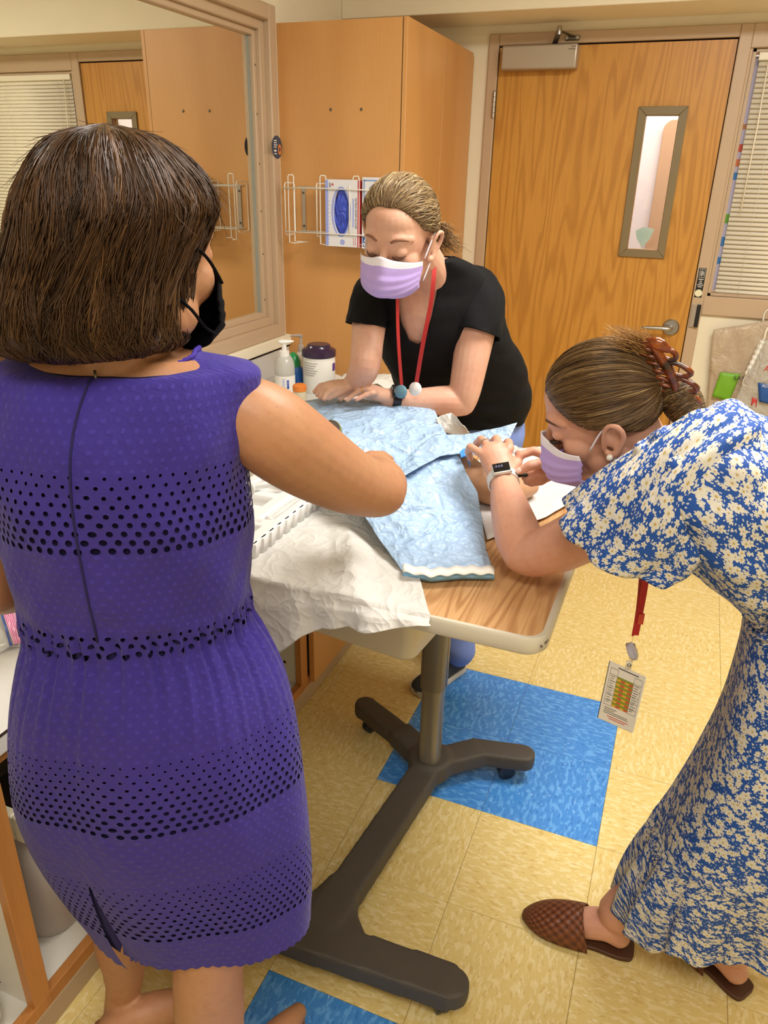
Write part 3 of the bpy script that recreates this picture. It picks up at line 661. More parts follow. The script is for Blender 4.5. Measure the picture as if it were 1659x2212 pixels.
gb2 = thing('glove_box', 'white glove carton with a blue framed hand picture behind the bent woman', 'glove box', Q(810, 540, yb0))
x0, x1 = Q(782, 450, yb0)[0], Q(782, 450, yb0)[0]+.128; z0, z1 = Q(800, 538, yb0)[2], Q(800, 383, yb0)[2]
boxo('carton', x0, x1, yb0, yb0+D_, z0, z1, mCard, gb2, bevel=.001)
pr2 = lambda nm, xa, xb, za, zb, m: boxo(nm, xa, xb, yb0-.0007, yb0+.0001, za, zb, m, gb2)
pr2('frame_print', x0+.006, x0+.011, z1-.105, z1-.010, mBluL); pr2('frame_print', x0+.006, x1-.006, z1-.014, z1-.009, mBluL); pr2('frame_print', x0+.006, x0+.04, z0+.008, z0+.012, mBluL); pr2('frame_print', x0+.006, x0+.010, z0+.008, z0+.018, mBluL)
pr2('logo_block', x0+.004, x0+.024, z0+.022, z0+.046, mBluP); pr2('word_block', x0+.006, x0+.0185, z1-.130, z1-.110, mBluP)
text('print', 'Ice', .0125, (x0+.0122, yb0-.0009, z1-.120), (0, 0, 1), (-1, 0, 0), mCard, gb2)
text('print', 'SensiCare', .0135, (x0+.0125, yb0-.0009, z1-.166), (0, 0, 1), (-1, 0, 0), mBluP, gb2, sx=.95)
MB().prism([(x0+.008, yb0-.0009, z0+.027), (x0+.011, yb0-.0009, z0+.027), (x0+.020, yb0-.0009, z0+.041), (x0+.017, yb0-.0009, z0+.041)], (0, .0002, 0)).build('logo_mark', mCard, gb2, smooth=False)
hand_ = [(.030, -.040), (.042, -.028), (.05, -.032), (.07, -.024), (.09, -.026), (.1, -.045), (.085, -.05), (.06, -.046), (.045, -.052), (.036, -.064), (.032, -.056), (.038, -.046)]
MB().prism([(x0+a, yb0-.0006, z1+b) for a, b in hand_][::-1], (0, .0004, 0)).build('hand_picture', mBluP, gb2, smooth=False)
# ================================================================== things on the counter
ZK = .7303
def ztop(x, y, py):      # height of the image row py above the spot (x, y)
    lo, hi = 0., 2.4
    for _ in range(40):
        m = (lo+hi)/2; d = np.array([x, y, m])-CAM
        if 1106-FPX*(d@CU)/(d@CF) > py: lo = m
        else: hi = m
    return lo
g = N('clear_bottle_plastic'); g.bs(base='#d5d3cc', rough=.22, alpha=.72); mPET = g.m
p = on(617, 850, 'z', ZK); zt_ = ztop(p[0], p[1], 733); h = zt_-ZK; rb = .041
bt = thing('foam_pump_bottle', 'clear foam soap bottle with white pump and printed label on counter', 'bottle', (p[0], p[1], ZK))
MB().lathe((p[0], p[1], ZK), [(0, 0), (rb*.9, 0), (rb, .006), (rb, h*.45), (rb*.97, h*.55), (rb*.78, h*.66), (rb*.5, h*.705), (0, h*.705)], 36).build('bottle_body', mPET, bt, autos=60)
MB().lathe((p[0], p[1], ZK), [(rb*1.006, h*.06), (rb*1.006, h*.36)], 36, cap=False).build('label_band', mPaper, bt)
MB().lathe((p[0], p[1], ZK), [(0, h*.69), (rb*.52, h*.69), (rb*.5, h*.79), (rb*.24, h*.80), (rb*.23, h*.94), (0, h*.94)], 28).build('pump_collar', mWhitePl, bt, autos=40)
a_ = np.array([.75, .45, 0]); a_ = unit(a_); top = np.array([p[0], p[1], ZK+h*.955])
MB().caps([top-a_*.012, top+a_*.006, top+a_*.034+np.array([0, 0, .002])], [.0125, .013, .006], 14, 3, flat=(.75, (0, 0, 1))).build('pump_head', mWhitePl, bt)
sd = np.cross(UP, unit(CAM-np.array([p[0], p[1], ZK]))); sd = unit(sd); fd = unit(np.array([CAM[0]-p[0], CAM[1]-p[1], 0]))
for k, c in enumerate(('#5667c8', '#5667c8', '#3a49a8')): MB().obox(np.array([p[0], p[1], ZK+h*(.27-.055*k)])+fd*rb*.985+sd*.011, sd*.0045, fd*.0016, UP*h*.022).build('barcode_print', M_('print_'+str(k), c, .6), bt, smooth=False)
for k in range(7): MB().obox(np.array([p[0], p[1], ZK+h*(.31-.03*k)])+fd*rb*.985-sd*.006, sd*.005, fd*.0017, UP*h*.004).build('fine_print', mLil, bt, smooth=False)
mGreen = M_('green_plastic', '#1f8a4a', .3); mBlueP = M_('blue_plastic', '#1f5fae', .35); g = N('clear_plastic'); g.bs(base='#e6e6e2', rough=.12, alpha=.42); mClear = g.m
p = on(652, 828, 'z', ZK); zt_ = ztop(p[0], p[1], 722); h = zt_-ZK
b2 = thing('sanitizer_bottle', 'clear pump bottle standing behind the foam soap bottle', 'bottle', (p[0], p[1], ZK))
MB().lathe((p[0], p[1], ZK), [(0, 0), (.028, 0), (.030, .006), (.030, h*.5), (.026, h*.58), (.013, h*.66), (0, h*.66)], 28).build('bottle_body', mClear, b2)
MB().lathe((p[0], p[1], ZK), [(0, h*.65), (.014, h*.65), (.0125, h*.78), (.006, h*.80), (.0055, h*.93), (.009, h*.95), (.009, h*.985), (0, h)], 20).build('pump_collar', mFrost, b2, autos=40)
tp = np.array([p[0], p[1], ZK+h*.97]); MB().caps([tp, tp-RH*.02+UP*.001, tp-RH*.044-UP*.002], [.007, .006, .0035], 12, 2).build('pump_head', mFrost, b2)
p = on(643, 838, 'z', ZK)
b3 = thing('squeeze_bottle', 'blue bottle with green cap leaning between the pump bottles', 'bottle', (p[0], p[1], ZK))
lean = unit(np.array([-.16, .06, 1])); q0 = np.array([p[0], p[1], ZK+.001])
MB().lathe(q0+np.array([.006, 0, .004]), [(0, 0), (.021, 0), (.024, .005), (.027, .075), (.022, .085), (0, .085)], 24, lean).build('bottle_body', mBlueP, b3, autos=40)
MB().lathe(q0+lean*.088, [(0, 0), (.026, 0), (.028, .02), (.020, .048), (.006, .062), (0, .062)], 24, lean).build('cap', mGreen, b3, autos=40)
p = on(690, 843, 'z', ZK); r1 = .5*abs(np.dot(on(726, 790, 'y', p[1])-on(655, 790, 'y', p[1]), RH)); zl = ztop(p[0], p[1], 741); h = zl-ZK
cn = thing('wipes_canister', 'white wipes tub with dark purple lid on the counter', 'canister', (p[0], p[1], ZK))
MB().lathe((p[0], p[1], ZK), [(0, 0), (r1*.94, 0), (r1*.96, .004), (r1*.94, h*.45), (r1*.95, h*.66), (r1*.93, h*.68), (r1*.95, h*.70), (r1*.94, h*.74), (0, h*.74)], 44).build('tub', mWhitePl, cn, autos=50)
mPlum = M_('plum_plastic', '#33203d', .22)
MB().lathe((p[0], p[1], ZK), [(r1*.96, h*.735), (r1, h*.75), (r1, h*.86), (r1*.93, h*.885), (r1*.72, h*.92), (r1*.66, h*.97), (r1*.60, h*.985), (0, h*.985)], 44).build('lid', mPlum, cn, autos=35)
fd = unit(np.array([CAM[0]-p[0], CAM[1]-p[1], 0])); sd = unit(np.cross(UP, fd)); mVio = M_('violet_print', '#5b2f8e', .5); mGreyP = M_('grey_print', '#a9a7a4', .6)
def arcpatch(nm, a0, a1, za, zb, m, par_, pc, rr):
    g_ = [[np.array([pc[0], pc[1], ZK+z_])+rr*(fd*math.cos(a)+sd*math.sin(a)) for a in np.linspace(a0, a1, 8)] for z_ in (za, zb)]
    MB().grid(g_).build(nm, m, par_)
arcpatch('violet_patch', .95, 1.3, h*.46, h*.62, mVio, cn, p, r1*.962)
for k in range(6): arcpatch('fine_print', -1.1, -.1-.1*(k % 3), h*(.63-.05*k), h*(.645-.05*k), mGreyP, cn, p, r1*.962)
# cream basin under loose papers, orange capped bottle
p = on(795, 866, 'z', ZK); bs_ = thing('plastic_basin', 'low cream plastic basin lined with white paper on the counter', 'basin', (p[0], p[1], ZK))
rg = lambda a, b, z: [(p[0]+ca_*a, p[1]+sa_*b, z) for ca_, sa_ in [(math.copysign(abs(math.cos(t))**.5, math.cos(t)), math.copysign(abs(math.sin(t))**.5, math.sin(t))) for t in np.arange(32)*2*math.pi/32]]
MB().rings([rg(.07, .05, ZK+.004), rg(.10, .08, ZK), rg(.118, .098, ZK+.06), rg(.126, .106, ZK+.062), rg(.126, .106, ZK+.066), rg(.112, .092, ZK+.064), rg(.096, .076, ZK+.008)], True).build('basin_shell', M_('pale_cream_plastic', '#dcd5bd', .4), bs_, autos=60)
def crumple(c, ax, ay, n, amp, seed, lift=0.0):
    c, ax, ay = (np.asarray(q, float) for q in (c, ax, ay)); G_ = []
    for i in range(n):
        row = []
        for j in range(n):
            s_, t_ = 2*i/(n-1)-1, 2*j/(n-1)-1
            nz = noise.noise(Vector((s_*1.7+seed, t_*1.7, seed*.7)))+.5*noise.noise(Vector((s_*4.1+seed, t_*4.1, 3.3)))
            row.append(c+ax*s_+ay*t_+UP*(amp*nz+lift*(s_*s_+t_*t_)))
        G_.append(row)
    return MB().grid(G_)
g = N('loose_paper_print'); x_, y_, z_ = g.sep(g.coord('UV')); 
ln = g.ma('LESS_THAN', g.ma('FRACT', g.ma('MULTIPLY', y_, 34)), .35); wd_ = g.noise(g.comb(g.ma('MULTIPLY', x_, 30), g.ma('FLOOR', g.ma('MULTIPLY', y_, 34)), 0), 1.7, 2)
mk = g.ma('MULTIPLY', g.ma('MULTIPLY', ln, g.ma('GREATER_THAN', wd_, .5)), g.ma('MULTIPLY', g.ma('GREATER_THAN', x_, .12), g.ma('LESS_THAN', x_, .88)))
g.bs(base=g.mix(g.ma('MULTIPLY', mk, .5), '#ece9e2', '#8d8c8c'), rough=.8); mPrint = g.m
lp = crumple((p[0]+.0, p[1]+.03, ZK+.088), (.13, .03, 0), (-.02, .10, 0), 22, .016, 2.1, -.006).build('paper_liner', M_('tissue_paper', '#e9e7e0', .75, var=.03), bs_, solid=.0006)
for k, (px, py, a, lx, ly, lab) in enumerate(((800, 812, .5, .105, .14, 'printed sheet lying on the counter under the left forearm'), (838, 822, .15, .105, .14, 'printed sheet lying on the counter beside the black shirt'), (770, 800, 1.0, .07, .10, 'small printed leaflet on top of the counter papers'))):
    q = on(px, py, 'z', ZK+.004+k*.002); dx = np.array([math.cos(a), math.sin(a), 0]); dy = np.array([-dx[1], dx[0], 0])
    q[0] = max(q[0], XL+.17); q[1] = min(q[1], CY0-.155)
    tag(crumple((q[0], q[1], ZK+.006+.006*k), dx*lx, dy*ly, 14, .004, 5.+k).build('paper_sheet', mPrint, solid=.0004), lab, 'paper', 'loose papers')
p = on(648, 868, 'z', ZK)
ob = thing('orange_cap_bottle', 'small pale bottle with an orange cap lying low on the counter', 'bottle', (p[0], p[1], ZK))
MB().lathe((p[0], p[1], ZK), [(0, 0), (.024, 0), (.026, .004), (.026, .045), (0, .045)], 24).build('bottle_body', mCream, ob, autos=40)
MB().lathe((p[0], p[1], ZK+.045), [(.026, 0), (.028, .002), (.028, .022), (.02, .028), (0, .028)], 24).build('cap', mOrange, ob, autos=40)
# ================================================================== pink zip bag and papers near the left edge
g = N('pink_film'); y_ = g.sep(g.coord('UV'))[0]; g.bs(base=g.mix(g.ma('GREATER_THAN', g.ma('FRACT', g.ma('MULTIPLY', y_, 5)), .5), '#f2cadf', '#e04b9a'), rough=.25, alpha=.85); mPinkF = g.m
def flatquad(nm, pts, z, m, par_, lift=.004, seed=1.):
    c = [on(px, py, 'z', z) for px, py in pts]; n = 12
    G_ = [[(c[0]*(1-s_)+c[1]*s_)*(1-t_)+(c[3]*(1-s_)+c[2]*s_)*t_+UP*(lift*(noise.noise(Vector((s_*4+seed, t_*4, seed)))+.6)) for s_ in np.linspace(0, 1, n)] for t_ in np.linspace(0, 1, n)]
    return MB().grid(G_).build(nm, m, par_, solid=.0008)
zb = thing('zip_bag', 'clear zip bag with pink and blue seal strips on the counter', 'bag', on(20, 1380, 'z', ZK))
flatquad('pouch', [(-50, 1300), (62, 1300), (62, 1392), (-50, 1430)], ZK+.003, mClear, zb, .008, 3.)
flatquad('pink_strip', [(4, 1320), (24, 1318), (47, 1390), (30, 1394)], ZK+.012, mPinkF, zb, .004, 4.)
flatquad('pink_panel', [(18, 1322), (64, 1322), (66, 1365), (38, 1372)], ZK+.009, M_('pink_tint_film', '#e9a3c6', .3, alpha=.6), zb, .004, 6.)
flatquad('blue_seal', [(0, 1324), (4, 1324), (27, 1396), (22, 1398)], ZK+.012, M_('blue_seal_plastic', '#3d55a0', .35), zb, .003, 5.)
tag(flatquad('paper_sheet', [(30, 1285), (80, 1312), (80, 1345), (48, 1335)], ZK+.003, mPrint, None, .003, 8.), 'printed slip beside the pink zip bag on the counter', 'paper')
# ================================================================== clear bags hanging on the wall right of the door
YW = YB-.03
hw = lambda px, py, y=YW: on(px, py, 'y', y)
hk = thing('bag_hanger', 'white wire bag hanger with a ridged plastic grip on the wall', 'hanger', hw(1640, 700))
MB().tube([hw(1648, 700, YB-.02), hw(1652, 676, YB-.02), hw(1672, 664, YB-.03), hw(1690, 690, YB-.04)], .004, 10, k=4).build('hook', mWire, hk)
MB().tube([hw(1672, 690, YB-.09), hw(1655, 715, YB-.10), hw(1648, 738, YB-.10), hw(1610, 815, YB-.10), hw(1606, 826, YB-.10), hw(1614, 834, YB-.10), hw(1700, 862, YB-.10)], .0045, 10, k=4).build('wire_frame', mWire, hk)
gp = [hw(1648, 735, YB-.10), hw(1612, 812, YB-.10)]; gp = [gp[0]*(1-t)+gp[1]*t for t in np.linspace(0, 1, 40)]
MB().tube(gp, [.0115+.0018*math.sin(k*1.1) if 0 < k < 39 else .007 for k in range(40)], 14).build('grip', mWhitePl, hk)
def film(nm, a, al, rough=.25, bs=14):
    g = N(nm); nz = g.noise(g.coord(), bs, 4, .6, .8); g.bs(base=a, rough=rough, alpha=g.mr(nz, .3, .7, al-.12, al+.12), normal=g.bump(nz, .7, .03)); return g.m
mF1 = film('tan_film', '#d0bca2', .72, .3, 9); mF2 = film('clear_film', '#d9d6ce', .42, .15, 16)
def bagsheet(nm, pts, y, m, par_, amp=.012, seed=1., solid=.0008, n=26):
    c = [hw(px, py, y) for px, py in pts]
    G_ = [[(c[0]*(1-s_)+c[1]*s_)*(1-t_)+(c[3]*(1-s_)+c[2]*s_)*t_+np.array([0, -1, 0])*amp*(noise.noise(Vector((s_*3+seed, t_*2.2, seed)))*1.2+.5*noise.noise(Vector((s_*9, t_*6, seed)))+1.2*math.sin(math.pi*s_)*math.sin(math.pi*t_)) for s_ in np.linspace(0, 1, n)] for t_ in np.linspace(0, 1, n)]
    return MB().grid(G_).build(nm, m, par_, solid=solid)
b1 = thing('plastic_bag', 'tan translucent plastic bag with a green label hanging on the wall', 'bag', hw(1590, 880))
bagsheet('film_front', [(1541, 712), (1670, 690), (1680, 960), (1522, 940)], YB-.045, mF1, b1, .012, 2.)
bagsheet('film_back', [(1543, 712), (1670, 692), (1680, 955), (1524, 935)], YB-.020, mF1, b1, .006, 5.)
mLime = M_('lime_print', '#79b52c', .5, alpha=.92)
bagsheet('green_label', [(1556, 804), (1600, 808), (1575, 868), (1538, 856)], YB-.066, mLime, b1, .004, 3., .0006, 8)
text('print', 'SASP', .030, hw(1600, 818, YB-.080), (1, 0, 0), (0, 0, 1), mInk, b1)
b2_ = thing('plastic_bag', 'clear plastic bag with red and blue printing hung from the white grip', 'bag', hw(1640, 900))
bagsheet('film_front', [(1645, 735), (1690, 735), (1700, 960), (1560, 930)], YB-.115, mF2, b2_, .016, 7.)
bagsheet('blue_label', [(1637, 826), (1690, 836), (1690, 880), (1640, 868)], YB-.135, M_('blue_print', '#1f55a0', .5), b2_, .003, 4., .0006, 8)
text('print', 'A', .040, hw(1657, 797, YB-.132), (1, 0, 0), (0, 0, 1), mRed, b2_); text('print', 'AD', .02, hw(1653, 834, YB-.140), (1, 0, 0), (0, 0, 1), mCard, b2_)
bagsheet('red_mark', [(1625, 858), (1636, 862), (1634, 880), (1622, 875)], YB-.125, mRed, b2_, .002, 2., .0006, 5)
# ================================================================== people: shared builders
def skin(name, base, red, dark):
    g = N(name); co = g.coord()
    a = g.noise(co, 9, 3, .5); b = g.noise(co, 60, 3, .6); fk = g.vor(co, 55, out='Distance')
    c = g.mix(g.mr(a, .35, .7, 0, .55), base, red); c = g.mix(g.mr(b, .45, .75, 0, .25), c, dark)
    c = g.mix(g.mr(fk, .06, .10, .35, 0), c, dark)
    g.bs(base=c, rough=.5, sss=.08, normal=g.bump(g.noise(co, 320, 2), .10, .002)); g.b.inputs['Subsurface Radius'].default_value = (.012, .005, .003); return g.m
def hairmat(name, stops, rough=.38):
    g = N(name); x, y, z = g.sep(g.coord('UV')); c = g.ramp(x, stops)
    g.bs(base=c, rough=rough, spec=.45); return g.m
def strands(name, P, rad, mat, parent, rnd=None):
    """N hair strands: P (N, m, 3); three-sided tapered tubes; uv.x = strand random, uv.y = along"""
    P = np.asarray(P, float); n, m = P.shape[:2]; T_ = np.gradient(P, axis=1); T_ /= np.linalg.norm(T_, axis=2, keepdims=True)+1e-9
    ref = np.array([.31, .17, .93]); a = np.cross(T_, ref); a /= np.linalg.norm(a, axis=2, keepdims=True)+1e-9; b = np.cross(T_, a)
    tt = np.linspace(0, 1, m); w = rad*(1-.65*tt**2.5); w = w[None, :, None]*np.ones((n, 1, 1))
    V_ = np.stack([P+w*(a*math.cos(t)+b*math.sin(t)) for t in (0, 2.0944, 4.18879)], axis=2).reshape(-1, 3)
    i = np.arange(n)[:, None, None]*m*3; r_ = np.arange(m-1)[None, :, None]*3; k = np.arange(3)[None, None, :]; k2 = (k+1) % 3
    F_ = np.stack([i+r_+k, i+r_+k2, i+r_+3+k2, i+r_+3+k], axis=-1).reshape(-1, 4)
    me = bpy.data.meshes.new(name); me.vertices.add(len(V_)); me.vertices.foreach_set('co', V_.ravel())
    me.loops.add(F_.size); me.loops.foreach_set('vertex_index', F_.ravel().astype(np.int32))
    me.polygons.add(len(F_)); me.polygons.foreach_set('loop_start', (np.arange(len(F_))*4).astype(np.int32)); 
    rnd = np.random.rand(n) if rnd is None else rnd
    uvl = me.uv_layers.new(name='uv'); li = F_.ravel(); uv = np.column_stack([np.clip(rnd, .001, .999)[li//(3*m)], ((li//3) % m)/(m-1)])
    uvl.data.foreach_set('uv', uv.ravel()); me.update(calc_edges=True); me.validate()
    o = link(name, me, mat, parent, True); o['kind'] = 'stuff'; return o
def head(mb, c, F, U, sc=1.0, ears=True, lids=True, mouth=True):
    F = unit(F); U = unit(U-F*(np.dot(U, F))); S = np.cross(U, F)
    def p(s, f, u): return c+sc*(S*s+F*f+U*u)
    p.arr = lambda L: c+sc*(np.asarray(L)@np.array([S, F, U]))
    E = lambda s, f, u, a, b, d: mb.ell(p(s, f, u), S*a*sc, F*b*sc, U*d*sc, 24, 14)
    E(0, -.008, .030, .0745, .094, .084); E(0, .012, .01, .069, .084, .085); E(0, .018, -.045, .060, .070, .072); E(0, .040, -.072, .046, .048, .048); E(0, .058, -.098, .026, .026, .020)
    for s in (-1, 1):
        E(s*.038, .050, -.035, .027, .030, .030); E(s*.045, .01, -.075, .020, .040, .030)
        if lids: E(s*.0315, .0745, -.004, .0165, .0165, .0135)
        if ears:
            mb.caps([p(s*.074, .006, -.036), p(s*.084, -.002, -.010), p(s*.092, -.014, .008), p(s*.096, -.030, .004), p(s*.093, -.034, -.016), p(s*.085, -.022, -.038), p(s*.078, -.006, -.052), p(s*.073, .004, -.046)], [.0052, .0042, .0046, .005, .005, .0055, .0075, .006], 10, 3)
            E(s*.078, -.016, -.016, .0065, .018, .026)
    mb.caps([p(-.052, .058, .020), p(-.028, .0785, .026), p(0, .0835, .022), p(.028, .0785, .026), p(.052, .058, .020)], [.009, .0115, .011, .0115, .009], 12, 3); E(0, .030, .048, .058, .058, .045)
    mb.caps([p(0, .084, .016), p(0, .097, -.008), p(0, .110, -.030), p(0, .113, -.036)], [.0085, .0085, .0115, .0125], 12, 3)
    for s in (-1, 1): E(s*.0125, .100, -.038, .0085, .011, .009)
    if mouth: mb.caps([p(-.022, .082, -.066), p(0, .093, -.065), p(.022, .082, -.066)], [.006, .009, .006], 10, 3); mb.caps([p(-.02, .080, -.075), p(0, .090, -.076), p(.02, .080, -.075)], [.006, .009, .006], 10, 3)
    return p
def facemask(p, mat, mat2, parent, w=1.30, dark=False, dv=0.0, nm='face_mask', gape=0.0):
    """pleated surgical mask over nose and chin; p = head-local point function (s, f, u)"""
    G_ = []; nu, nv = 41, 29
    for i in range(nv):
        v = i/(nv-1); row = []
        for j in range(nu):
            q = 2*j/(nu-1)-1; a = q*w
            u_ = -.016-.106*v+dv + .012*math.exp(-(q/.20)**2)*(1-v)**2 - .020*abs(q)**1.6*(1-v)+ .022*abs(q)**1.5*v
            bul = .113+.020*math.sin(math.pi*min(v*1.05, 1))*(1-abs(q)**2)-.040*max(0, v-.72)/.28*(1-.4*abs(q)) + .014*math.exp(-(q/.22)**2)*(1-v*1.0)
            f_ = bul*math.cos(a)**.62 if abs(a) < 1.5 else 0
            pl = sum(.0065*(1/(1+math.exp(-(v-k)*90))-.5) for k in (.34, .52, .70))*(1-.3*abs(q))
            s_ = .0795*math.sin(a)*(1-.10*v*v) + gape*math.copysign(q*q, q)
            row.append(p(s_, f_+pl-.002, u_))
        G_.append(row)
    mb = MB().grid(G_); o = mb.build(nm, [mat, mat2], parent, solid=.0015)
    for k, f in enumerate(o.data.polygons):
        if k//(nu-1) < 4: f.material_index = 1
    return o
def brow(p, s, mat, parent, lift=0.0):
    pts = [p(s*.016, .092, .022+lift), p(s*.030, .0885, .028+lift), p(s*.046, .076, .024+lift), p(s*.054, .064, .016+lift)]
    MB().tube(pts, [.0030, .0036, .0028, .0008], 8, k=4).build('eyebrow', mat, parent)
def lash(p, s, mat, parent, u0=-.0135):
    pts = [p(s*.0165, .0865, u0+.003), p(s*.024, .0925, u0-.001), p(s*.033, .0925, u0-.0025), p(s*.042, .086, u0-.0005), p(s*.047, .078, u0+.003)]
    MB().tube(pts, [.0007, .0013, .0015, .0013, .0006], 6, k=4).build('eyelash', mat, parent)
def finger(mb, pts, r0, r1):
    """finger through joint points with knuckle bulges"""
    m = len(pts); rr = list(np.linspace(r0, r1, m)); pts = np.asarray(pts, float)
    P = []; R_ = []
    for i in range(m):
        P.append(pts[i]); R_.append(rr[i]*(1.06 if 0 < i < m-1 else 1.0))
        if i < m-1: P.append((pts[i]+pts[i+1])/2); R_.append((rr[i]+rr[i+1])/2*.95)
    mb.caps(P, R_, 12, 2)
def limb(mb, pts, rad, k=5, n=20, flat=None): mb.caps(pts, rad, n, k, flat)
def rowloft(rows, k, n, e=2.2, ph=0.0):
    """rows: (L point, R point, thickness) -> rings; thickness measured perpendicular to L-R in plan"""
    arr = [np.concatenate([np.asarray(L, float), np.asarray(R_, float), [b]]) for L, R_, b in rows]
    A = crom(arr, k) if k else np.array(arr); out = []
    th = np.arange(n)*2*math.pi/n+ph
    for q in A:
        L, R_, b = q[:3], q[3:6], q[6]; c = (L+R_)/2; a = (R_-L)/2; bd = unit(np.cross(UP, a))*b
        ct = np.sign(np.cos(th))*np.abs(np.cos(th))**(2/e); st = np.sign(np.sin(th))*np.abs(np.sin(th))**(2/e)
        out.append(c+np.outer(ct, a)+np.outer(st, bd))
    return np.array(out)      # ring angle: 0 = R side, pi/2 = away (cross(UP, R-L)), pi = L, 3pi/2 = near
mNail = M_('finger_nail', '#e6c2b4', .25)
# ================================================================== woman in the purple dress (seen from behind)
mSkinP = skin('skin_tan', '#b3825d', '#b37856', '#916240')
HP = .87
pw = thing('person', 'woman in a purple eyelet dress standing with her back to us', 'person', (-.09, -.74, 0))
rowsP = [((95, 757), (430, 760), .87, .87, .050), ((60, 763), (470, 768), .87, .87, .055), ((10, 776), (528, 782), .87, .87, .060), ((-26, 800), (561, 800), .87, .87, .068),
  ((-30, 850), (556, 850), .87, .87, .088), ((-22, 920), (545, 930), .87, .87, .107), ((-14, 1000), (534, 1010), .87, .87, .112), ((0, 1085), (543, 1090), .87, .87, .113),
  ((25, 1190), (541, 1190), .87, .87, .106), ((50, 1290), (538, 1285), .87, .87, .098), ((64, 1352), (541, 1332), .87, .87, .096), ((54, 1410), (576, 1392), .875, .865, .108),
  ((46, 1490), (610, 1470), .885, .855, .122), ((48, 1580), (634, 1570), .895, .845, .130), ((62, 1680), (650, 1690), .905, .83, .132), ((96, 1770), (662, 1790), .92, .82, .128),
  ((146, 1850), (670, 1890), .93, .81, .120), ((203, 1912), (668, 1990), .94, .80, .112)]
RW = [(W(*l, a), W(*r, b), t) for l, r, a, b, t in rowsP]
def wobble(R_, waist):
    out = R_.copy(); m, n, _ = R_.shape
    for i in range(m):
        c = R_[i].mean(0); z = c[2]; d = waist-z
        th = np.arange(n)*2*math.pi/n
        if d > -.02:
            amp = .0045*math.exp(-max(d, 0)/.09)*min(1, (d+.02)/.03)
            amp2 = .004*min(1, max(d, 0)/.2)
            w = amp*(np.sin(46*th+1.3*np.sin(3*th))+.6*np.sin(71*th+2))+amp2*(np.sin(5*th+1+4*d)+.7*np.sin(9*th+2.6))
            rd = R_[i]-c; L_ = np.linalg.norm(rd, axis=1, keepdims=True); out[i] = R_[i]+rd/L_*w[:, None]
        else:
            w = .0018*np.sin(7*th+z*40)+.0012*np.sin(13*th-z*55); rd = R_[i]-c; L_ = np.linalg.norm(rd, axis=1, keepdims=True); out[i] = R_[i]+rd/L_*w[:, None]
    return out
NA = 288
RP = wobble(rowloft(RW, 7, NA, 2.25), 1.025)
# tilt the neckline lower at the middle of the back, wavy edge, scalloped hem
thv = np.arange(NA)*2*math.pi/NA
near = np.clip(-np.sin(thv), 0, 1)
for i in range(22):
    RP[i, :, 2] -= (.030*near**2+.035*np.clip(np.sin(thv), 0, 1)**2)*(1-i/22.)**1.5
RP[0, :, 2] += .003*np.abs(np.sin(thv*34)); RP[1, :, 2] += .0015*np.abs(np.sin(thv*34))
RP[-1, :, 2] -= .005*np.abs(np.sin(thv*34)); RP[-2, :, 2] -= .002*np.abs(np.sin(thv*34))
SL = int(NA*(270-13)/360)      # slit column
m_ = len(RP); s0 = m_-15
for i in range(s0, m_):
    t = (i-s0)/(m_-1-s0)
    for dj in range(-30, 31):
        j = (SL+dj) % NA; sgn = -1 if dj <= 0 else 1
        fade = (1-abs(dj)/31)
        tang = unit(RP[i][(j+1) % NA]-RP[i][j-1]); nrm = unit(np.cross(tang, UP))
        RP[i][j] = RP[i][j]+tang*sgn*.007*t*fade + np.array([0, 0, -.014*t*fade*fade*(1 if sgn < 0 else .2)]) + nrm*(.010 if sgn < 0 else -.004)*t*fade**2
U_ = np.tile(np.arange(NA+1)/NA*1.10, (m_, 1)); V_ = np.array([[RP[i][j % NA][2] for j in range(NA+1)] for i in range(m_)])
# fabric v measured from the rest shape so that the bands stay level
zr = np.array([RP[i][NA//4*3][2]*.5+RP[i][0][2]*.25+RP[i][NA//2][2]*.25 for i in range(m_)]); V_ = V_*0+zr[:, None]+(.006*np.cos(np.arange(NA+1)/NA*2*math.pi))[None, :]*0
g = N('purple_eyelet_cotton'); u, v, _z = g.sep(g.coord('UV'))
def eyelet(s_, h_, v0, v1, r0, r1):
    """hole mask and rim height for a band of round holes whose radius grows downward"""
    row = g.ma('FLOOR', g.ma('DIVIDE', v, h_)); off = g.ma('MULTIPLY', g.ma('MODULO', row, 2.0), .5)
    fx = g.ma('SUBTRACT', g.ma('FRACT', g.ma('ADD', g.ma('DIVIDE', u, s_), off)), .5); fy = g.ma('SUBTRACT', g.ma('FRACT', g.ma('DIVIDE', v, h_)), .5)
    dx = g.ma('MULTIPLY', fx, s_); dy = g.ma('MULTIPLY', fy, h_); d = g.ma('SQRT', g.ma('ADD', g.ma('MULTIPLY', dx, dx), g.ma('MULTIPLY', dy, dy)))
    vr = g.ma('MULTIPLY', g.ma('ADD', row, .5), h_)
    rad = g.mr(vr, v1, v0, r0, r1); band = g.ma('MULTIPLY', g.ma('GREATER_THAN', vr, v0), g.ma('LESS_THAN', vr, v1))
    rel = g.ma('DIVIDE', d, rad)
    hole = g.ma('MULTIPLY', band, g.ma('LESS_THAN', rel, 1.0))
    rim = g.ma('MULTIPLY', band, g.ma('MULTIPLY', g.mr(rel, 1.0, 1.15, 0, 1), g.mr(rel, 1.2, 1.6, 1, 0)))
    return hole, rim, band
bands = [eyelet(.0165, .0112, 1.150, 1.256, .0017, .0046), eyelet(.0158, .0130, 1.003, 1.046, .0020, .0046), eyelet(.0130, .0108, .742, .862, .0012, .0038), eyelet(.0125, .0105, .520, .640, .0011, .0034)]
hole = bands[0][0]; rim = bands[0][1]; bnd = bands[0][2]
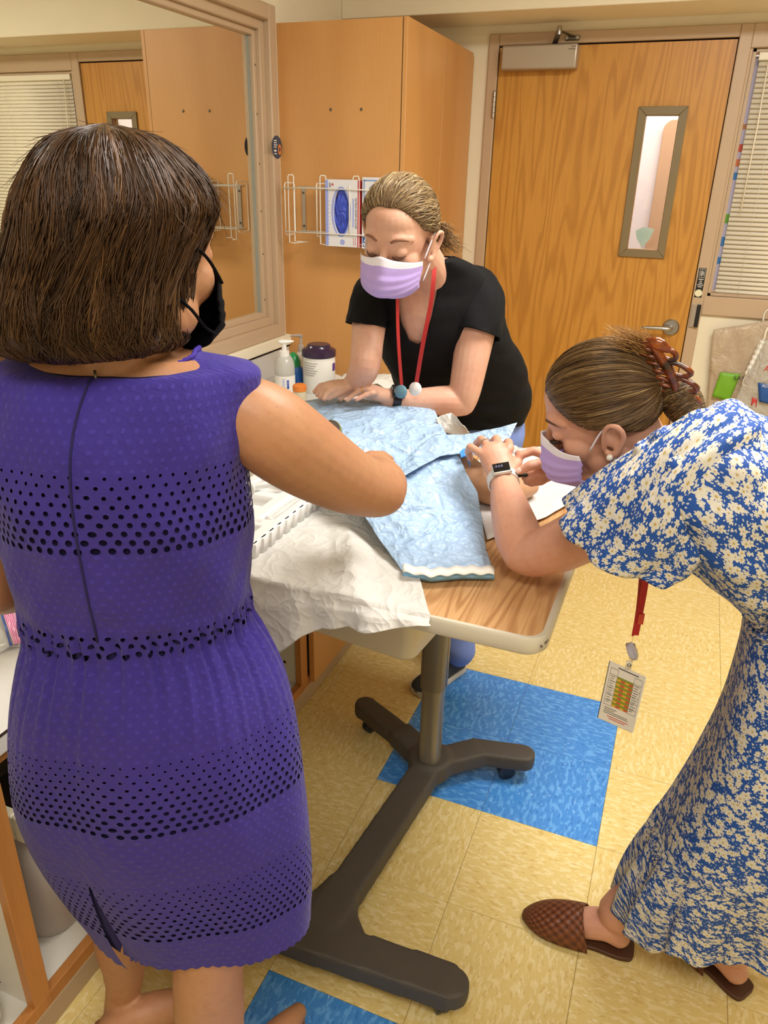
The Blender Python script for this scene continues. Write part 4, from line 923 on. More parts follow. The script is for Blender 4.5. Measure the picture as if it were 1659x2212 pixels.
for b in bands[1:]: hole = g.ma('MAXIMUM', hole, b[0]); rim = g.ma('MAXIMUM', rim, b[1]); bnd = g.ma('MAXIMUM', bnd, b[2])
def dots(s_, h_, r):
    row = g.ma('FLOOR', g.ma('DIVIDE', v, h_)); off = g.ma('MULTIPLY', g.ma('MODULO', row, 2.0), .5)
    fx = g.ma('MULTIPLY', g.ma('SUBTRACT', g.ma('FRACT', g.ma('ADD', g.ma('DIVIDE', u, s_), off)), .5), s_); fy = g.ma('MULTIPLY', g.ma('SUBTRACT', g.ma('FRACT', g.ma('DIVIDE', v, h_)), .5), h_)
    return g.mr(g.ma('SQRT', g.ma('ADD', g.ma('MULTIPLY', fx, fx), g.ma('MULTIPLY', fy, fy))), r*.5, r, 1, 0)
dt = g.ma('MULTIPLY', dots(.0150, .0105, .0036), g.ma('SUBTRACT', 1.0, bnd))
wv = g.noise(g.map(g.coord('UV'), (900, 1400, 1)), 1, 2); wr = g.noise(g.coord(), 16, 4, .6, .5)
col = g.mix(g.noise(g.coord(), 7, 3), '#291975', '#342386')
col = g.mix(g.ma('MULTIPLY', dt, .25), col, '#4a3aa8')
nb = g.bump(wr, .30, .02); nb = g.bump(g.ma('ADD', g.ma('MULTIPLY', dt, 1.0), rim), .30, .004, nb); nb = g.bump(wv, .12, .0008, nb)
g.bs(base=col, rough=.85, sheen=.08, alpha=g.ma('SUBTRACT', 1.0, hole), normal=nb); mPur = g.m
mLin = M_('dark_violet_lining', '#191048', .9, var=.08); mPurP = M_('purple_cotton', '#3b2893', .85, var=.05, bump=.2, bscale=200)
def ringloft_open(R_, U_, V_, skip=None):
    mb = MB(); m, n = R_.shape[:2]; v_ = R_.reshape(-1, 3); f = []; uv = []
    for i in range(m-1):
        for j in range(n):
            if skip and skip(i, j): continue
            k = (j+1) % n; f.append((i*n+j, i*n+k, (i+1)*n+k, (i+1)*n+j)); uv.append(((U_[i][j], V_[i][j]), (U_[i][j+1], V_[i][j+1]), (U_[i+1][j+1], V_[i+1][j+1]), (U_[i+1][j], V_[i+1][j])))
    return mb.add(v_, f, uv)
dress = ringloft_open(RP, U_, V_, lambda i, j: i >= s0 and j == SL).build('dress', mPur, pw, fix=True)
cc = RP.mean(1, keepdims=True); RL = cc+(RP-cc)*(1-.006/np.linalg.norm(RP-cc, axis=2, keepdims=True)); RL[-1, :, 2] += .02; RL[0, :, 2] -= .004
ringloft_open(RL[:-3], U_, V_, None).build('dress_lining', mLin, dress)
# zip, shoulder binding, puckered shoulder yoke
zc = lambda i, o=.0015: RP[i][int(NA*.737)]+(-NH)*o
zi = [0]+list(range(1, 66, 3))
zp = MB().tube([RP[i][int(NA*(.738))]-NH*.0008 for i in zi], .0016, 6).build('zip_seam', mLin, dress)
zt0 = RP[9][int(NA*.738)]-NH*.004
MB().lathe(zt0-UP*.030, [(0, 0), (.0032, .003), (.0042, .010), (.0025, .022), (0, .024)], 12).build('zip_pull', M_('violet_enamel', '#4a3a9e', .2, .3), zp); MB().tube([zt0-UP*.008, zt0+UP*.010], .0016, 6).build('zip_slider', mChromeD, zp)
edge = [RP[0][j]+UP*.0015 for j in list(range(0, NA, 2))+[0]]
MB().tube(edge, .0026, 6, cap=False).build('neck_binding', mPurP, dress)
# body
body = MB()
BR = rowloft(RW[1:], 2, 40, 2.25); cb_ = BR.mean(1, keepdims=True); BR = cb_+(BR-cb_)*(1-.014/np.linalg.norm(BR-cb_, axis=2, keepdims=True))
body.rings(BR)
hc = W(298, 522, .885); Fp = unit(NH*math.cos(math.radians(22))+RH*math.sin(math.radians(22))-UP*.18); Up_ = unit(UP+Fp*.1)
pP = head(body, hc, Fp, Up_, .97, ears=False)
limb(body, [W(262, 830, .885), W(262, 770, .875), W(272, 690, .875), W(280, 620, .88)], [.055, .056, .052, .054])

sh = W(528, 880, .87); el = W(818, 1062, 1.06); 
limb(body, [W(470, 880, .875), W(520, 890, .872), W(575, 925, .885), W(650, 978, .935), W(735, 1030, 1.0), W(795, 1055, 1.05), W(822, 1062, 1.075)], [.036, .046, .055, .056, .050, .044, .040], 5, 22)
hw_ = W(800, 1012, 1.28)
limb(body, [W(815, 1062, 1.07), W(822, 1048, 1.12), W(816, 1030, 1.19), W(805, 1016, 1.255)], [.041, .043, .034, .0265], 5, 20)
# right hand: fist with curled fingers
pk = lambda px, py, hd: W(px, py, hd)
limb(body, [W(805, 1015, 1.255), W(800, 1008, 1.29), W(808, 1003, 1.325)], [.028, .031, .028], 4, 16, flat=(.75, UP))
for k, (a, b) in enumerate((((812, 990), (846, 1002)), ((822, 1000), (850, 1016)), ((826, 1012), (851, 1028)), ((826, 1024), (848, 1038)))):
    finger(body, [pk(*a, 1.315-.006*k), pk(*b, 1.325-.008*k), pk(b[0]-6, b[1]+14, 1.325-.01*k), pk(b[0]-24, b[1]+12, 1.31-.01*k)], .0095, .0075)
finger(body, [pk(788, 1000, 1.27), pk(800, 985, 1.305), pk(826, 984, 1.335), pk(842, 992, 1.35)], .0115, .0085)
# left arm
limb(body, [W(-10, 850, .87), W(-42, 900, .87), W(-45, 1050, .885), W(-25, 1200, .905), W(-12, 1262, .925)], [.05, .056, .052, .046, .042], 5, 20)
limb(body, [W(-12, 1262, .925), W(20, 1262, .99), W(60, 1245, 1.08), W(110, 1225, 1.16)], [.042, .044, .034, .026], 5, 18)
limb(body, [W(108, 1225, 1.155), W(150, 1220, 1.21)], [.028, .032], 3, 14, flat=(.5, UP))
for k in range(4): finger(body, [W(148+4*k, 1208+9*k, 1.21), W(166+4*k, 1205+9*k, 1.24), W(178+4*k, 1212+9*k, 1.262), W(182+4*k, 1222+9*k, 1.275)], .009, .007)
finger(body, [W(128, 1240, 1.18), W(150, 1250, 1.20), W(168, 1252, 1.22)], .011, .008)
# legs
def ground(px, py, hd, z): q = W(px, py, hd); return np.array([q[0], q[1], z])
limb(body, [W(290, 1780, .885), W(270, 1880, .905), W(262, 1960, .925), W(264, 2030, .945), W(268, 2085, .962), W(268, 2130, .975)], [.070, .058, .050, .049, .040, .034], 5, 20)
an = W(268, 2130, .975)
limb(body, [W(268, 2125, .975), W(262, 2172, .975), W(256, 2192, .97)], [.034, .033, .030], 3, 16)
ft = on(262, 2196, 'z', .045); 
limb(body, [ft+np.array([-.008, -.012, -.012]), ft+np.array([.045, .03, .0]), ft+np.array([.11, .09, -.018]), ft+np.array([.155, .125, -.027])], [.031, .034, .028, .017], 4, 16)
limb(body, [W(480, 1800, .83), W(462, 1960, .815), W(450, 2090, .805), W(452, 2180, .805)], [.075, .062, .056, .058], 4, 20)
kq = W(452, 2180, .805); limb(body, [kq, kq+np.array([0, .01, -.12]), kq+np.array([.0, .015, -.20])], [.058, .045, .036], 4, 20)
rf = np.array([kq[0], kq[1]+.01, .05]); limb(body, [kq+np.array([.0, .015, -.19]), rf], [.037, .034], 3, 16)
limb(body, [rf+np.array([0, -.03, -.008]), rf+np.array([.02, .05, .0]), rf+np.array([.045, .14, -.012]), rf+np.array([.055, .185, -.018])], [.031, .033, .028, .018], 4, 16)
voxel(body, 'body', mSkinP, pw, .0038, 4)
# flat sandals
mTanL = M_('tan_leather', '#8a5b38', .5, var=.1)
def sandal(c, d, par_):
    d = unit(np.array([d[0], d[1], 0])); s = np.array([-d[1], d[0], 0]); prof = [(-.055, .026), (-.035, .034), (.02, .034), (.09, .042), (.15, .042), (.185, .028), (.205, .008)]
    pts = [c+d*a+s*b for a, b in prof]+[c+d*a-s*b for a, b in prof[::-1]]
    pts = [np.array([q[0], q[1], .001]) for q in pts]; MB().prism(pts, (0, 0, .012)).build('sandal_sole', mTanL, par_, bevel=.003, autos=40)
sandal(ft, (.78, .6), pw); sandal(rf, (.28, .96), pw)
# black mask
mBlkM = M_('black_mask_cloth', '#0a0a0d', .9, var=.1, spec=.1); mGryM = M_('grey_mask_edge', '#141418', .9, spec=.1)
mk = facemask(pP, mBlkM, mGryM, pw, 1.16)
S_ = lambda s, f, u: pP(s, f, u)
MB().tube([S_(-.0735, .062, -.036), S_(-.079, .030, -.016), S_(-.077, .008, -.004), S_(-.060, -.01, .004)], .0019, 8, k=3).build('ear_loop', mBlkM, mk)
MB().tube([S_(-.069, .058, -.096), S_(-.074, .028, -.088), S_(-.073, .004, -.070), S_(-.058, -.02, -.050)], .0019, 8, k=3).build('ear_loop', mBlkM, mk)
# hair: bob with thousands of strands over a solid inner volume
mHairP = hairmat('brown_hair', [(0, '#241509'), (.35, '#3a2414'), (.7, '#4f341d'), (.93, '#6d4c2b'), (1, '#8a6841')])
hr = [((228, 268), (232, 268), .86, .004), ((160, 285), (318, 290), .865, .052), ((128, 306), (360, 315), .87, .074), ((98, 345), (402, 352), .875, .096), ((75, 400), (440, 402), .88, .112), ((60, 450), (455, 448), .88, .118),
      ((46, 520), (436, 510), .88, .119), ((26, 590), (408, 585), .88, .117), ((8, 650), (398, 650), .875, .113), ((4, 700), (394, 700), .872, .106), ((22, 738), (396, 730), .868, .094), ((64, 758), (376, 748), .866, .076), ((96, 752), (350, 742), .868, .060)]
HR = rowloft([(W(*l, d), W(*r, d), b) for l, r, d, b in hr], 6, 96, 2.1)
mh, nh_ = HR.shape[:2]
hc_ = HR.mean(1, keepdims=True); HI = hc_+(HR-hc_)*np.maximum(0, 1-.010/np.maximum(np.linalg.norm(HR-hc_, axis=2, keepdims=True), 1e-4))
hairo = MB().rings(HI).build('hair', M_('hair_core', '#2a180c', .6, var=.2, vscale=60), pw)
rs = np.random.RandomState(11); NS = 9500; m = 22; NCL = 150
cl = rs.randint(0, NCL, NS); cth = (np.arange(NCL)+rs.rand(NCL))*nh_/NCL; cph = rs.rand(NCL)*6.28; cfr = 5+5*rs.rand(NCL); cam_ = .5+.9*rs.rand(NCL); cof = .0055*(rs.rand(NCL)-.35)
th = (cth[cl]+rs.randn(NS)*.75) % nh_; t0 = np.clip(rs.rand(NS)**1.3*.5, 0, .45); t1 = np.clip(.80+.20*rs.rand(NS)**.7, 0, 1.0); off = .006*rs.rand(NS)**2-.003+cof[cl]; clump = rs.rand(NS)
P = np.zeros((NS, m, 3)); ct = hc_[:, 0, :]
for s in range(m):
    tt = t0+(t1-t0)*s/(m-1); row = tt*(mh-1); pinch = (cth[cl]-th+nh_/2) % nh_-nh_/2
    wander = 1.1*np.sin(th*.35+tt*5)+cam_[cl]*np.sin(cfr[cl]*tt*2.2+cph[cl])*1.0+.35*np.sin(tt*30+clump*40)+pinch*.45*np.sin(np.pi*np.clip(tt, 0, 1))
    cc_ = (th+wander*np.minimum(1, tt*1.4)) % nh_; i0 = np.clip(row.astype(int), 0, mh-2); fr_ = row-i0; j0 = cc_.astype(int) % nh_; j1 = (j0+1) % nh_; fj = cc_-np.floor(cc_)
    q = (HR[i0, j0]*(1-fj)[:, None]+HR[i0, j1]*fj[:, None])*(1-fr_)[:, None]+(HR[i0+1, j0]*(1-fj)[:, None]+HR[i0+1, j1]*fj[:, None])*fr_[:, None]
    c0 = ct[i0]; rd = q-c0; L_ = np.linalg.norm(rd, axis=1, keepdims=True)+1e-6
    o_ = off+.0025*np.sin(th*.6+3*tt)+.003*np.sin(cfr[cl]*tt*2.0+cph[cl]*2)*tt+.0015*np.sin(tt*24+clump*30)
    P[:, s] = q+rd/L_*o_[:, None]
tone = np.clip(.45*rs.rand(NS)+.4*rs.rand(NCL)[cl]+.15*(1+np.sin(th*.5))/2, 0, 1)
strands('hair_strands', P, .00072, mHairP, hairo, tone)
# flyaways
NF = 160; thf = rs.rand(NF)*nh_; PF = np.zeros((NF, 10, 3))
for k in range(NF):
    r0 = int(rs.rand()*(mh*.6)); j = int(thf[k]); q = HR[r0][j]; n_ = unit(q-ct[r0]); tg = unit(HR[min(r0+4, mh-1)][j]-HR[max(r0-4, 0)][j]+1e-5); L = .02+.03*rs.rand(); a = rs.randn()*.5
    for s in range(10):
        t = s/9; PF[k, s] = q+tg*L*t+n_*(.018*t*(1-.55*t)*rs.uniform(.9, 1.1))+np.cross(n_, tg)*a*L*t*t
strands('flyaway_hair', PF, .00035, mHairP, hairo)
# ================================================================== woman in black shirt leaning over the table
def pulled_hair(name, p, hairline, O, N_, wave, mat, core, parent, seed, bulge=.012, sc=1.0, tmax=1.0, lift=.007, rad=.0007, jit=.02, m=16):
    cen = np.array([0, -.006, .028]); ra = np.array([.0765, .0965, .0865])*sc
    def surf(d, off):      # direction in head axes -> head-local position on the padded skull
        d = d/np.linalg.norm(d, axis=-1, keepdims=True); k = 1/np.sqrt(((d/ra)**2).sum(-1, keepdims=True)); return cen+d*(k+off)
    H = crom(np.array(hairline, float)-cen, 12); H = H/np.linalg.norm(H, axis=1, keepdims=True); Od = unit(np.array(O, float)-cen)
    def path(h, t, side, ph):
        om = np.arccos(np.clip((h*Od).sum(-1), -1, 1))[..., None]; t_ = t[..., None]
        d = (np.sin((1-t_)*om)*h+np.sin(t_*om)*Od)/np.sin(om)
        lat = np.cross(d, Od); lat /= np.linalg.norm(lat, axis=-1, keepdims=True)+1e-9
        return d+lat*(side[..., None]*t_*(1-t_)*1.0+wave*np.sin(t_*26+ph[..., None])*.028)
    toW = p.arr
    n1, n2 = len(H), 14; G_ = np.zeros((n2, n1, 3))
    for i in range(n2):
        t = np.full(n1, i/(n2-1)*.985); G_[i] = surf(path(H, t, np.zeros(n1), np.zeros(n1)), lift*.45+bulge*np.sin(np.pi*t)[:, None]*.9)
    G_[0] = surf(H, -.002)
    o = MB().grid(toW(G_)).build(name, core, parent, solid=.006)
    rs = np.random.RandomState(seed); idx = rs.rand(N_)*(n1-1.001); i0 = idx.astype(int); fr_ = (idx-i0)[:, None]; hh = H[i0]*(1-fr_)+H[i0+1]*fr_; hh = hh+rs.randn(N_, 3)*.01; hh /= np.linalg.norm(hh, axis=1, keepdims=True)
    st = rs.rand(N_)**1.6*.55; P = np.zeros((N_, m, 3)); side = rs.randn(N_)*jit*3+.05*np.sin(idx*1.3); ph = rs.rand(N_)*1.2+np.sin(idx*.8)*2; of = lift*(.35+.9*rs.rand(N_))
    for s in range(m):
        t = np.clip(st+(tmax-st)*s/(m-1), 0, .985); P[:, s] = surf(path(hh, t, side, ph), (of*np.minimum(1, .25+t*6)+bulge*np.sin(np.pi*t))[:, None]+.0012*np.sin(idx*3.+t*9)[:, None])
    tone = np.clip(.55*rs.rand(N_)+.45*(1+np.sin(idx*2.1+st*5))/2, 0, 1)
    strands('hair_strands', toW(P), rad, mat, o, tone); return o
def inpoly(px, py, poly):
    c = False; n = len(poly)
    for i in range(n):
        (x0, y0), (x1, y1) = poly[i], poly[(i+1) % n]
        if (y0 > py) != (y1 > py) and px < (x1-x0)*(py-y0)/(y1-y0)+x0: c = not c
    return c
mSkinB = skin('skin_fair', '#d2a58b', '#d0937c', '#b88065')
bw = thing('person', 'woman in a black shirt and blue scrub trousers leaning over the table', 'person', on(950, 1480, 'z', 0))
Fb = unit(-NH*.86-RH*.34-UP*.34); Ub = unit(UP*1.0-NH*.30-RH*.02)
SB = .98; cB = W(831, 541, 1.74)-Fb*.088*SB
bod = MB(); pB = head(bod, cB, Fb, Ub, SB)
trow = [((893, 560), (985, 556), 1.93, 1.95, .055), ((850, 590), (1032, 580), 1.96, 2.02, .085), ((812, 625), (1066, 620), 1.98, 2.06, .105), ((806, 670), (1078, 670), 1.99, 2.09, .125), ((815, 720), (1092, 720), 2.01, 2.13, .135),
        ((830, 775), (1122, 770), 2.06, 2.18, .135), ((852, 820), (1136, 820), 2.12, 2.22, .132), ((872, 865), (1138, 865), 2.17, 2.26, .132), ((900, 905), (1130, 900), 2.22, 2.28, .136)]
TB = [(W(*l, a), W(*r, b), t) for l, r, a, b, t in trow]
BR = rowloft(TB, 2, 40, 2.2); cb_ = BR.mean(1, keepdims=True); BR = cb_+(BR-cb_)*(1-.012/np.linalg.norm(BR-cb_, axis=2, keepdims=True)); bod.rings(BR)
limb(bod, [W(938, 615, 1.98), W(922, 575, 1.91), W(900, 545, 1.85)], [.052, .047, .048])
# arms
AR = [W(815, 640, 2.0), W(800, 680, 1.97), W(794, 735, 1.91), W(790, 780, 1.87), W(782, 806, 1.88), W(764, 829, 1.905)]
limb(bod, AR, [.050, .046, .041, .039, .037, .028], 5, 18)
AL = [W(1040, 645, 2.03), W(1032, 690, 1.98), W(1018, 770, 1.945), W(1005, 840, 1.93), W(998, 868, 1.93)]
limb(bod, AL, [.056, .053, .047, .042, .038], 5, 18)
limb(bod, [W(998, 868, 1.93), W(965, 866, 1.925), W(905, 866, 1.92), W(858, 864, 1.915), W(838, 860, 1.91)], [.038, .040, .033, .027, .026], 5, 18)
# right hand (behind): back of hand up, fingers pointing left
limb(bod, [W(768, 829, 1.905), W(745, 834, 1.895), W(718, 836, 1.885)], [.027, .030, .028], 4, 16, flat=(.6, UP))
for k, (a, b, c) in enumerate((((712, 829), (692, 834), (680, 846)), ((712, 833), (694, 841), (686, 853)), ((714, 838), (698, 848), (692, 858)), ((716, 843), (704, 853), (700, 861)))):
    finger(bod, [W(742-3*k, 836+2*k, 1.905-.010*k), W(*a, 1.915-.0185*k), W(*b, 1.910-.0185*k), W(*c, 1.905-.0185*k)], .0090, .0072)
finger(bod, [W(745, 842, 1.875), W(724, 852, 1.865), W(708, 860, 1.86)], .011, .008)
# left hand (in front): knuckles up, fingers spread to the left
limb(bod, [W(842, 860, 1.91), W(815, 850, 1.90), W(786, 842, 1.89)], [.025, .030, .029], 4, 16, flat=(.62, UP))
fl4 = [((770, 832), (745, 838), (728, 849), (716, 857)), ((778, 835), (757, 843), (744, 855), (736, 862)), ((790, 840), (772, 847), (757, 858), (750, 864)), ((806, 848), (790, 853), (778, 859), (770, 863))]
FB = []
for k, q in enumerate(fl4):
    pts = [W(*a, 1.905-.0195*k-.004*i) for i, a in enumerate(q)]; FB.append(pts); finger(bod, [W(812, 850, 1.895-.008*k)]+pts, .0092-.0005*k, .0072-.0004*k)
finger(bod, [W(822, 855, 1.92), W(800, 850, 1.935), W(782, 846, 1.94)], .0115, .009)
bodyB = None
def bump_face(me): pass
bodyB = voxel(bod, 'body', mSkinB, bw, .0028, 3)
for pts in FB:
    d = unit(pts[-1]-pts[-2]); n_ = unit(UP-d*d[2]); MB().ell(pts[-1]+n_*.0058+d*.001, d*.0062, np.cross(n_, d)*.0048, n_*.0022, 12, 8).build('finger_nail', mNail, bodyB)
# shirt
mShirt = M_('black_cotton_knit', '#08080a', .85, var=.15, vscale=12, bump=.35, bscale=26, spec=.25)
shm = MB(); shm.rings(rowloft(TB, 3, 48, 2.2))
vp = [(846, 590), (857, 650), (866, 694), (884, 736), (904, 746), (924, 716), (937, 662), (950, 600), (956, 560), (905, 545)]
def cutshirt(me):
    bm = bmesh.new(); bm.from_mesh(me); kill = []
    for v in bm.verts:       # knit wrinkles
        c = v.co; w = .0030*noise.noise(Vector((c.x*14, c.y*14, c.z*34)))+.0035*math.sin(c.z*70+14*c.x+6*noise.noise(c*9))*max(0, min(1, (1.12-c.z)/.15)); v.co = c+v.normal*w
    for f in bm.faces:
        c = np.array(f.calc_center_median()); d = c-CAM; zz = d@CF; px, py = 829.5+FPX*(d@CR)/zz, 1106-FPX*(d@CU)/zz
        if np.array(f.normal)@(-d) > 0 and inpoly(px, py, vp): kill.append(f); continue
        if c[2] > 1.2 and np.array(f.normal)[2] > .3 and np.linalg.norm(c-W(930, 580, 1.94)) < .050: kill.append(f)
    bmesh.ops.delete(bm, geom=kill, context='FACES')
    for _ in range(5):
        bd = [v for v in bm.verts if v.is_boundary]
        nc = {v: sum((e.other_vert(v).co for e in v.link_edges if e.is_boundary), Vector())/max(1, sum(1 for e in v.link_edges if e.is_boundary)) for v in bd}
        for v, q in nc.items(): v.co = v.co*.5+q*.5
    bm.to_mesh(me); bm.free()
shirt = voxel(shm, 'shirt', mShirt, bw, .0055, 6, post=cutshirt); sm_ = shirt.modifiers.new('s', 'SOLIDIFY'); sm_.thickness = .003; sm_.offset = 0
def sleeve(pts, rad, e_mb=MB):
    q = crom(np.column_stack([np.array(pts), rad]), 5); n = len(q); T_ = np.gradient(q[:, :3], axis=0); R_ = []; a = None
    for i in range(n):
        t = unit(T_[i]); a = unit(np.cross(t, NH)) if a is None else unit(a-t*(a@t)); b = np.cross(t, a)
        R_.append([q[i, :3]+q[i, 3]*(1+.03*math.sin(5*th_+i*.5)+.02*math.sin(9*th_-i*.8))*(a*math.cos(th_)+b*math.sin(th_)) for th_ in np.arange(40)*2*math.pi/40])
    R_ = np.array(R_); MB().rings(R_, False).build('sleeve', mShirt, shirt, solid=.003)
sleeve([W(985, 610, 2.04), W(1022, 628, 2.03), W(1034, 662, 2.0), W(1030, 700, 1.975), W(1025, 722, 1.965)], [.045, .062, .066, .066, .067])
sleeve([W(850, 610, 1.99), W(815, 630, 1.985), W(800, 660, 1.965), W(793, 690, 1.945), W(791, 703, 1.94)], [.04, .052, .052, .050, .051])
# scrub trousers
mScrub = M_('blue_scrub_cloth', '#7c93d8', .8, var=.06, vscale=10, bump=.3, bscale=22)
tr_ = MB(); hipL, hipR = W(905, 890, 2.24), W(1128, 888, 2.30)
tr_.rings(rowloft([(hipL, hipR, .125), (W(935, 930, 2.26), W(1128, 930, 2.30), .128), (W(955, 985, 2.28), W(1122, 985, 2.30), .12)], 3, 30, 2.3))
hl = on(985, 1440, 'z', .03); 
limb(tr_, [W(1010, 985, 2.29), W(1005, 1150, 2.25), W(1002, 1300, 2.2), np.array([hl[0]+.004, hl[1]+.0, .13]), np.array([hl[0]+.004, hl[1], .095])], [.088, .074, .062, .056, .058], 5, 22)
rl = np.array([-.10, .80, .1]); limb(tr_, [W(985, 985, 2.30), (W(985, 985, 2.30)+rl)/2+UP*.02, rl+UP*.02], [.085, .070, .056], 5, 22)
def wr(me):
    bm = bmesh.new(); bm.from_mesh(me); bm.normal_update()
    for v in bm.verts:
        c = v.co; v.co = c+v.normal*(.005*noise.noise(Vector((c.x*11, c.y*11, c.z*15)))+.0035*math.sin(c.z*60+9*c.x))*(1.0 if c.z < .5 else .6)
    bm.to_mesh(me); bm.free()
voxel(tr_, 'trousers', mScrub, bw, .006, 5, post=wr)
# shoes
mFelt = M_('charcoal_felt', '#3b4149', .95, var=.35, vscale=220); mSole = M_('cream_sole', '#d8d2c2', .6)
def shoe(heel, toe, par_, w=.046, h=.075):
    d = unit(np.array([toe[0]-heel[0], toe[1]-heel[1], 0])); s = np.array([-d[1], d[0], 0]); L = np.linalg.norm((toe-heel)[:2]); h0 = np.array([heel[0], heel[1], 0])
    st = [(-.012, .022, .05), (.02, .033, .072), (.25, .034, .078), (.45, .037, .066), (.65, .043, .052), (.85, .042, .040), (.97, .026, .030), (1.0, .010, .022)]
    R_ = []
    for a, ww, hh in crom(st, 3):
        c = h0+d*a*L+UP*.018; R_.append([c+s*ww*math.cos(t)+UP*max(0, math.sin(t))*(hh-.018)+UP*min(0, math.sin(t))*.004 for t in np.arange(24)*2*math.pi/24])
    o = MB().rings(R_).build('shoe_upper', mFelt, par_)
    R2 = [[h0+d*a*L+s*(ww+.004)*k_+UP*z for k_, z in ((-1, .002), (1, .002), (1, .022), (-1, .022))] for a, ww, hh in crom(st, 3)]
    MB().rings(R2).build('shoe_sole', mSole, o, bevel=.004)
shoe(on(990, 1442, 'z', 0), on(897, 1503, 'z', 0), bw); shoe(np.array([-.09, .84, 0]), np.array([-.15, .62, 0]), bw)
# lilac surgical mask, brows, lashes
mLilM = M_('lilac_mask', '#b8a0e0', .75, var=.04, bump=.1, bscale=120); mWhM = M_('white_mask_band', '#ebe6f0', .75)
mk = facemask(pB, mLilM, mWhM, bw, 1.25, dv=.002)
for s in (-1, 1):
    MB().tube([pB(s*.074, .028, -.036), pB(s*.079, .006, -.012), pB(s*.083, -.014, .006), pB(s*.083, -.026, .012)], .0017, 6, k=3).build('ear_loop', mWhM, mk)
    MB().tube([pB(s*.070, .026, -.092), pB(s*.076, .004, -.066), pB(s*.078, -.018, -.048), pB(s*.077, -.032, -.034)], .0017, 6, k=3).build('ear_loop', mWhM, mk)
mBrowB = M_('brown_brow', '#8a6048', .9); mLash = M_('dark_lash', '#3d281c', .8)
for s in (-1, 1): brow(pB, s, mBrowB, bodyB); lash(pB, s, mLash, bodyB)
# hair pulled back into a curly tail
mHairB = hairmat('dark_blonde_hair', [(0, '#4a3722'), (.35, '#7a6142'), (.7, '#a68a62'), (.92, '#cdb48a'), (1, '#e3cfa6')]); mCoreB = M_('blonde_core', '#6d5639', .6, var=.2, vscale=60)
hlB = [(0, -.088, -.052), (.045, -.066, -.050), (.072, -.046, -.020), (.079, -.020, .020), (.0785, .004, .022), (.074, .022, .030), (.066, .040, .052), (.048, .058, .078), (.024, .066, .092), (0, .068, .090), (-.024, .066, .092), (-.048, .058, .078), (-.066, .040, .052), (-.074, .022, .030), (-.0785, .004, .022), (-.079, -.020, .020), (-.072, -.046, -.020), (-.045, -.066, -.050), (0, -.088, -.052)]
hB = pulled_hair('hair', pB, hlB, (.012, -.115, -.004), 4200, 1.0, mHairB, mCoreB, bw, 5, .010, SB*.99, rad=.0009)
rs = np.random.RandomState(9); NC = 420; m = 22; P = np.zeros((NC, m, 3)); base = np.array([.012, -.112, -.004])
for k in range(NC):
    a = rs.rand()*6.28; sp = rs.rand()**.5; dr = np.array([.026*rs.randn()+.045, -.030-.02*rs.rand(), -.055-.05*rs.rand()]); ph = rs.rand()*6.28; am = .007+.006*rs.rand(); fq = 8+5*rs.rand()
    for s in range(m):
        t = s/(m-1); q = base+np.array([.016*math.cos(a)*sp, -.004, .016*math.sin(a)*sp])+dr*np.array([t, t**.6, t**1.3])+am*min(1, 4*t)*np.array([math.cos(fq*t+ph), math.sin(fq*t+ph)*.6, math.sin(fq*t+ph)]); P[k, s] = pB(*q)
strands('hair_tail', P, .0009, mHairB, hB)
# red lanyard with two badge reels
mRedL = M_('red_lanyard_webbing', '#b3241f', .7, var=.06, bump=.2, bscale=400)
def ribbon(nm, pts, w, th_, mat, par_, wd):
    pts = crom(np.asarray(pts, float), 6); n = len(pts); T_ = np.gradient(pts, axis=0); R_ = []
    for i in range(n):
        t = unit(T_[i]); a = unit(np.asarray(wd, float)-t*np.dot(wd, t)); b = np.cross(t, a); R_.append([pts[i]+a*w+b*th_, pts[i]-a*w+b*th_, pts[i]-a*w-b*th_, pts[i]+a*w-b*th_])
    return MB().rings(R_).build(nm, mat, par_, bevel=0, autos=30)
lyB = thing('lanyard', 'red lanyard with two badge reels round the neck of the leaning woman', 'lanyard', W(880, 840, 1.9))
ribbon('strap', [W(938, 545, 1.93), W(938, 562, 1.868), W(937, 600, 1.835), W(930, 660, 1.83), W(914, 740, 1.84), W(899, 830, 1.88)], .0052, .0008, mRedL, lyB, RH)
ribbon('strap', [W(872, 592, 1.87), W(860, 628, 1.84), W(859, 690, 1.835), W(862, 760, 1.845), W(868, 838, 1.88)], .0045, .0008, mRedL, lyB, RH*.8+NH*.6)
for (px, py, c1) in ((866, 846, '#5f8797'), (897, 840, '#e7e3dd')):
    q = W(px, py, 1.872); ax = unit(-NH*.8-RH*.45+UP*.2); MB().lathe(q, [(0, -.004), (.0155, -.004), (.017, -.002), (.017, .002), (.0145, .0045), (0, .005)], 26, ax).build('badge_reel', M_('reel_'+c1[1:], c1, .35, var=.1, vscale=90), lyB, autos=50)
# watch and ring
mWatchB = M_('black_watch', '#121214', .2); 
q0, q1 = W(850, 858, 1.905), W(862, 868, 1.925); axw = unit(W(905, 866, 1.93)-W(838, 860, 1.91)); wc = W(853, 861, 1.915)
wt = thing('wrist_watch', 'black smart watch on the wrist of the leaning woman', 'watch', wc)
u1 = unit(UP-axw*(UP@axw)); u2 = np.cross(axw, u1); th = np.arange(30)*2*math.pi/30
MB().rings([[wc+axw*k_+rr*(u1*math.cos(t)+u2*math.sin(t)) for t in th] for k_, rr in ((-.011, .0275), (-.011, .0305), (.011, .0305), (.011, .0275), (-.011, .0275))], False).build('strap', mWatchB, wt, autos=40)
nf = unit(u1*.75+u2*(-.66 if u2@NH > 0 else .66)); MB().obox(wc+nf*.0325, axw*.017, np.cross(nf, axw)*.019, nf*.005).build('case', mWatchB, wt, bevel=.004, bseg=3)
